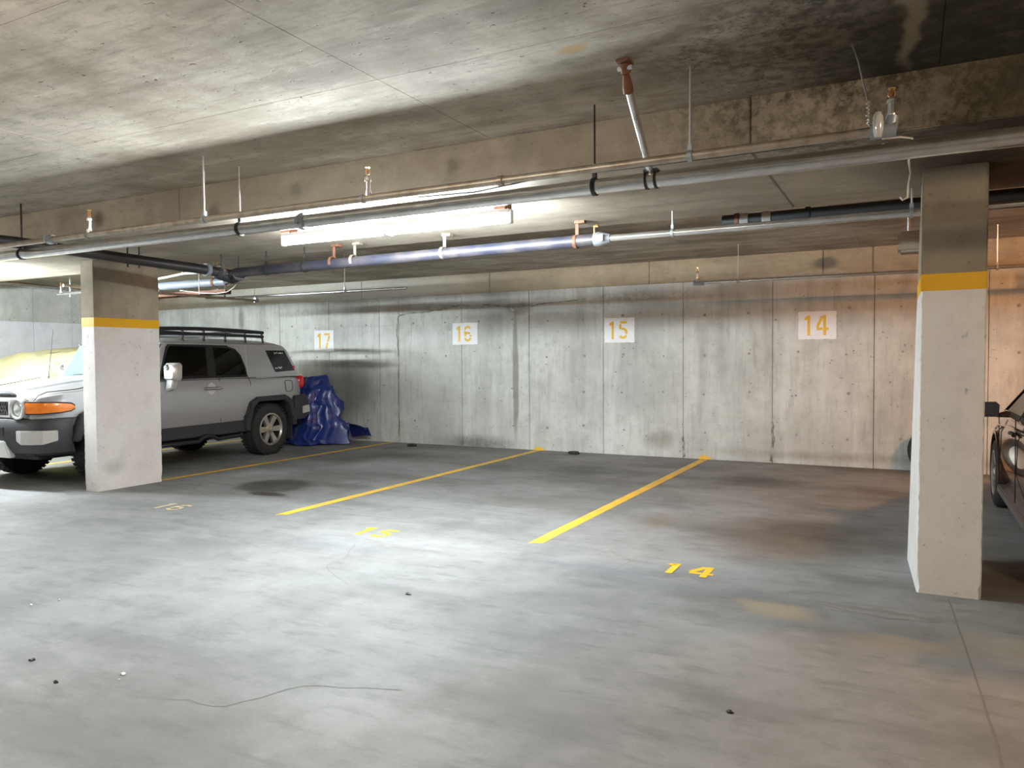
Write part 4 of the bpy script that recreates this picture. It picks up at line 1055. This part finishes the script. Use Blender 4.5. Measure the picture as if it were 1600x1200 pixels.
for sgn in (-1, 1):
    for pl in cw:
        out = grow(pl, .028)
        w_ = MB().strip(pl + [pl[0]], out + [out[0]], lambda a, b, d: D3(sgn * (su2(b) + d), a, b), -.004, .008).build('window_frame', M_blk, car)
        MB().prism(pl, lambda a, b, d: D3(sgn * (su2(b) + d), a, b), -.008, -.003).build('window_glass', G_car, w_)
        vv = sum(a for a, b in pl) / len(pl) - .2
        MB().loft([[D3(sgn * (.38 + a), vv + dv, z) for a, dv in ((-.12 * k, -.05), (.12 * k, -.05), (.14 * k, 0), (.12 * k, .05), (-.12 * k, .05), (-.14 * k, 0))] for z, k in ((.93, 1.3), (1.02, 1.3), (1.08, .6), (1.1, 1), (1.2, 1), (1.24, .7))]).build('seat', M_seat, car, smooth=50)
    m_ = MB().loft([[D3(sgn * (1.03 + a), -.98 + dv, .965 + b) for a, b in ((-.08 * k, -.06 * k), (.08 * k, -.065 * k), (.09 * k, 0), (.085 * k, .06 * k), (-.06 * k, .065 * k), (-.085 * k, .04 * k))] for dv, k in ((-.05, .92), (-.03, 1), (.03, .95), (.08, .6))]).build('mirror', M_blk, car, smooth=50)
    MB().prism([(.86, .90), (.97, .90), (.97, .93), (.88, .96)], lambda a, b, d: D3(sgn * a, d, b), -1.0, -.90).build('mirror_arm', M_bronze, m_, bevel=.008)
    MB().tube([D3(sgn * .893, v, z) for v, z in ((-.38, .88), (-.42, .6), (-.40, .30))], .004, 6).build('door_seam', M_seam, car)
    MB().tube([D3(sgn * .893, v, z) for v, z in ((-1.58, .92), (-1.60, .30))], .004, 6).build('door_seam', M_seam, car)
    MB().tube([D3(sgn * (.893), v, z) for v, z in ((-.10, .74), (-.4, .80), (-1.0, .83), (-2.4, .86))], .012, 6).build('waist_crease', M_bronze, car, smooth=50)
    MB().tube([D3(sgn * .90, v, z) for v, z in ((-1.30, .80), (-1.36, .805), (-1.50, .81), (-1.54, .80))], .016, 8).build('door_handle', M_blk, car, smooth=50)
    MB().prism([(-.42, .20), (-.42, .27), (-2.25, .27), (-2.25, .20)], lambda a, b, d: D3(sgn * d, a, b), .80, .905).build('sill', plain('sill_grey', (.16, .14, .13), .4, .4), car, bevel=.01)
    MB().strip([(.36 * math.cos(R(q_)), .32 + .36 * math.sin(R(q_))) for q_ in range(-12, 193, 8)], [(.40 * math.cos(R(q_)), .32 + .40 * math.sin(R(q_))) for q_ in range(-12, 193, 8)], lambda a, b, d: D3(sgn * d, a, b), .84, .897).build('wheel_arch', M_bronze, car, bevel=.006)
    MB().prism([(.42, .62), (.74, .56), (.80, .64), (.52, .74)], lambda a, b, d: D3(sgn * d, a, b), .60, .82).build('headlight', M_lens, car, bevel=.02)
    MB().box(sgn * .62 - .12, sgn * .62 + .12, -3.40, -3.28, .72, .90).build('tail_lamp', M_red, car, bevel=.02)
    for v0 in (0, -2.65):
        wheel(car, sgn * .80, v0, .315, .205, spokes=5, tread=False, fn=D3, rimr=.20, face=sgn)
MB().box(-.6, .6, -3.2, .7, .18, .3).build('chassis', M_dark, car, bevel=.03)
MB().add([D3(-.70, -.36, .95), D3(.70, -.36, .95), D3(.58, -1.12, 1.33), D3(-.58, -1.12, 1.33)] + [D3(-.70, -.42, .94), D3(.70, -.42, .94), D3(.58, -1.18, 1.32), D3(-.58, -1.18, 1.32)],
         [(0, 1, 2, 3), (7, 6, 5, 4), (0, 4, 5, 1), (1, 5, 6, 2), (2, 6, 7, 3), (3, 7, 4, 0)]).build('windshield', plain('dark_shield', (.02, .025, .025), .05), car)

# loose tyre against the wall
ty = thing('spare_tyre', 'black tyre leaning on the back wall, half hidden by the right column', 'tyre', (.25, 10.35, 0))
f3 = lambda x, y, h: (x, .02 + h + (y + .27) * .16, .272 + y)
MB().lathe([(.17, -.07), (.20, -.09), (.25, -.09), (.27, -.06), (.27, .06), (.25, .09), (.20, .09), (.17, .07)], f3, 40, True).build('casing', M_rub, ty, smooth=40)
MB().lathe([(.17, .07), (.17, .0), (.0001, .02)], f3, 28).build('wheel_disc', M_rim, ty, smooth=40)

# ------------------------------------------------------------------ covered vehicle
M_cover = plain('cover_cloth', (0.60, 0.56, 0.31), 0.85, noise=0.3, nscale=5, dark=(0.48, 0.44, 0.22), bump=.4)
cv = thing('covered_vehicle', 'vehicle under a pale yellow cloth cover by the left wall', 'covered car', (-12.05, 7.55, 0))
import mathutils
prof = [(-2.2, .45), (-2.18, .85), (-2.0, 1.02), (-1.35, 1.10), (-1.0, 1.22), (-.72, 1.44), (-.5, 1.54), (-.2, 1.60), (.4, 1.63), (1.2, 1.62), (1.9, 1.52), (2.25, 1.2), (2.32, .8), (2.33, .45)]
rings = []
for i in range(70):
    s_ = i / 69 * (len(prof) - 1); k = min(int(s_), len(prof) - 2); f = s_ - k
    y = prof[k][0] + (prof[k + 1][0] - prof[k][0]) * f; zt = prof[k][1] + (prof[k + 1][1] - prof[k][1]) * f
    ring = []
    hw = .88
    for j in range(49):
        tt = j / 48 * 2 - 1
        if abs(tt) < .5:
            u = tt / .5 * (hw - .16); z = zt - .05 * (tt / .5) ** 2
        else:
            q_ = (abs(tt) - .5) / .5
            u = (hw - .16 + .16 * min(1, q_ * 2.2) ** .7 + .05 * q_) * (1 if tt > 0 else -1); z = (zt - .05) * (1 - q_ ** 1.15) + .06 * q_ ** 1.15
        nz = mathutils.noise.noise(Vector((u * 2.2 + 5, y * 2.6, z * 2.4))) * .07 + mathutils.noise.noise(Vector((u * 5, y * 6 + z * 3, 3.3))) * .045
        ring.append((u + nz * (1 if u > 0 else -1), y + nz * .3, max(.02, z + nz * .8)))
    rings.append(ring)
MB().loft(rings, caps=False, closed=False).build('cover', M_cover, cv, smooth=80)
MB().box(-.80, .80, -2.1, 2.25, .03, .55).build('hem', M_cover, cv, bevel=.05)

# ------------------------------------------------------------------ blue tarp
M_tarp = plain('blue_tarp', (0.015, 0.036, 0.215), 0.30, noise=0.5, nscale=6, dark=(0.009, 0.02, 0.10), bump=.35)
tp = thing('blue_tarp', 'crumpled blue tarp draped over a heap behind the silver SUV', 'tarp', (-9.02, 9.89, 0))
nA, nR = 96, 40
rings = []
for i in range(nR + 1):
    f = i / nR
    ring = []
    for k in range(nA):
        an = 2 * math.pi * k / nA
        ca, sa = math.cos(an), math.sin(an)
        ex = .54 if ca > 0 else .60
        rx, ry = ex + .10 * math.sin(3 * an + .5), .47 + .05 * math.sin(4 * an)
        # height profile: steep shoulder, flared skirt
        top = .30
        rad = top + (1 - top) * f ** 1.15
        zz = 1.12 * (1 - f ** 2.0) if f < 1 else 0
        if f < .04: zz = 1.14
        folds = (.045 * math.sin(9 * an + 2.2 * math.sin(2 * an)) + .03 * math.sin(17 * an + 1)) * f ** 1.2
        x = (rad + folds) * rx * ca + .05 * f * max(0, ca) ** 3
        y = (rad * .95 + folds) * ry * sa
        p = Vector((x * 3, y * 3, zz * 3))
        nz = mathutils.noise.noise(p) * .07 + mathutils.noise.noise(p * 2.3 + Vector((7, 1, 2))) * .035
        nz += (abs(mathutils.noise.noise(p * 1.1 + Vector((3, 9, 4)))) - .2) * -.12 * min(1, f * 2) + (abs(mathutils.noise.noise(p * 2.6)) - .2) * .06
        zz2 = zz + nz * .6 * (1 if f < .95 else .25)
        y_ = min(y + nz * .7, .62)
        ring.append((x + nz + .06 * (1 - f), y_, max(.012 + .02 * abs(nz) * 10 * (f > .9), zz2)))
    rings.append(ring)
MB().loft(rings, caps=True).build('sheet', M_tarp, tp, smooth=22)

# trailing flap of the tarp
rings = []
for i in range(14):
    f = i / 13
    rings.append([(.44 + .50 * f, .30 - .10 * f + .05 * j, .30 - .02 * f + .035 * math.sin(3 * f + j * 1.3) + (.07 if j == 2 else 0) - .012 * j * j) for j in range(5)])
MB().loft(rings, caps=False, closed=False).build('loose_flap', M_tarp, tp, smooth=50)

# ------------------------------------------------------------------ small things on the floor
for (x, y, lab) in ((-7.19, 10.20, 'small black rubber ring on the floor under number 16'), (-4.40, 10.36, 'small black rubber ring on the floor between numbers 15 and 16')):
    o = thing('rubber_ring', lab, 'ring', (x, y, 0))
    MB().lathe([(.05, .0), (.085, .0), (.09, .02), (.075, .038), (.055, .036), (.048, .02)], lambda a, b, h: (a, b * .75, h), 24, True).build('ring', M_blk, o, smooth=50)
    MB().box(-.02, .10, -.075, -.055, .012, .03).build('tab', M_blk, o, bevel=.004)
M_paper = plain('paper', (.85, .85, .83), .8)
def scrap(x, y, s, mat, name, lab):
    n = 9; vs = [(0, 0, .006 * 1)]
    for k in range(n):
        a_ = 2 * math.pi * k / n; r_ = s * random.uniform(.6, 1.1)
        vs.append((r_ * math.cos(a_), r_ * .6 * math.sin(a_), random.uniform(.001, .01)))
    vs2 = [(a_, b_, 0.0005) for a_, b_, c_ in vs]
    fs = [(0, 1 + k, 1 + (k + 1) % n) for k in range(n)] + [(n + 1, n + 2 + (k + 1) % n, n + 2 + k) for k in range(n)] + [(1 + k, n + 2 + k, n + 2 + (k + 1) % n, 1 + (k + 1) % n) for k in range(n)]
    o = MB().add(vs + vs2, fs).build(name, mat)
    o.location = (x, y, .001); tag(o, lab, 'litter')
scrap(-3.11, 2.17, .017, M_paper, 'paper_scrap', 'larger white paper scrap on the near left floor')
scrap(-3.07, 2.12, .008, M_paper, 'paper_scrap', 'tiny white paper speck just below the larger scrap')
scrap(-4.43, 2.69, .012, M_paper, 'paper_scrap', 'white paper speck at left, right one of the pair')
scrap(-4.48, 2.56, .010, M_paper, 'paper_scrap', 'white paper speck at left, left one of the pair')
scrap(-3.65, 2.08, .022, M_blk, 'dark_leaf', 'dark dried leaf bit on the near left floor')
scrap(-3.30, 1.98, .014, M_blk, 'dark_leaf', 'dark crumb beside the white paper scrap')
scrap(-2.65, 3.70, .024, M_blk, 'dark_leaf', 'dark dried leaf bit in the middle of the open floor')
scrap(-0.62, 3.02, .016, M_blk, 'dark_leaf', 'dark bit on the near floor at right')
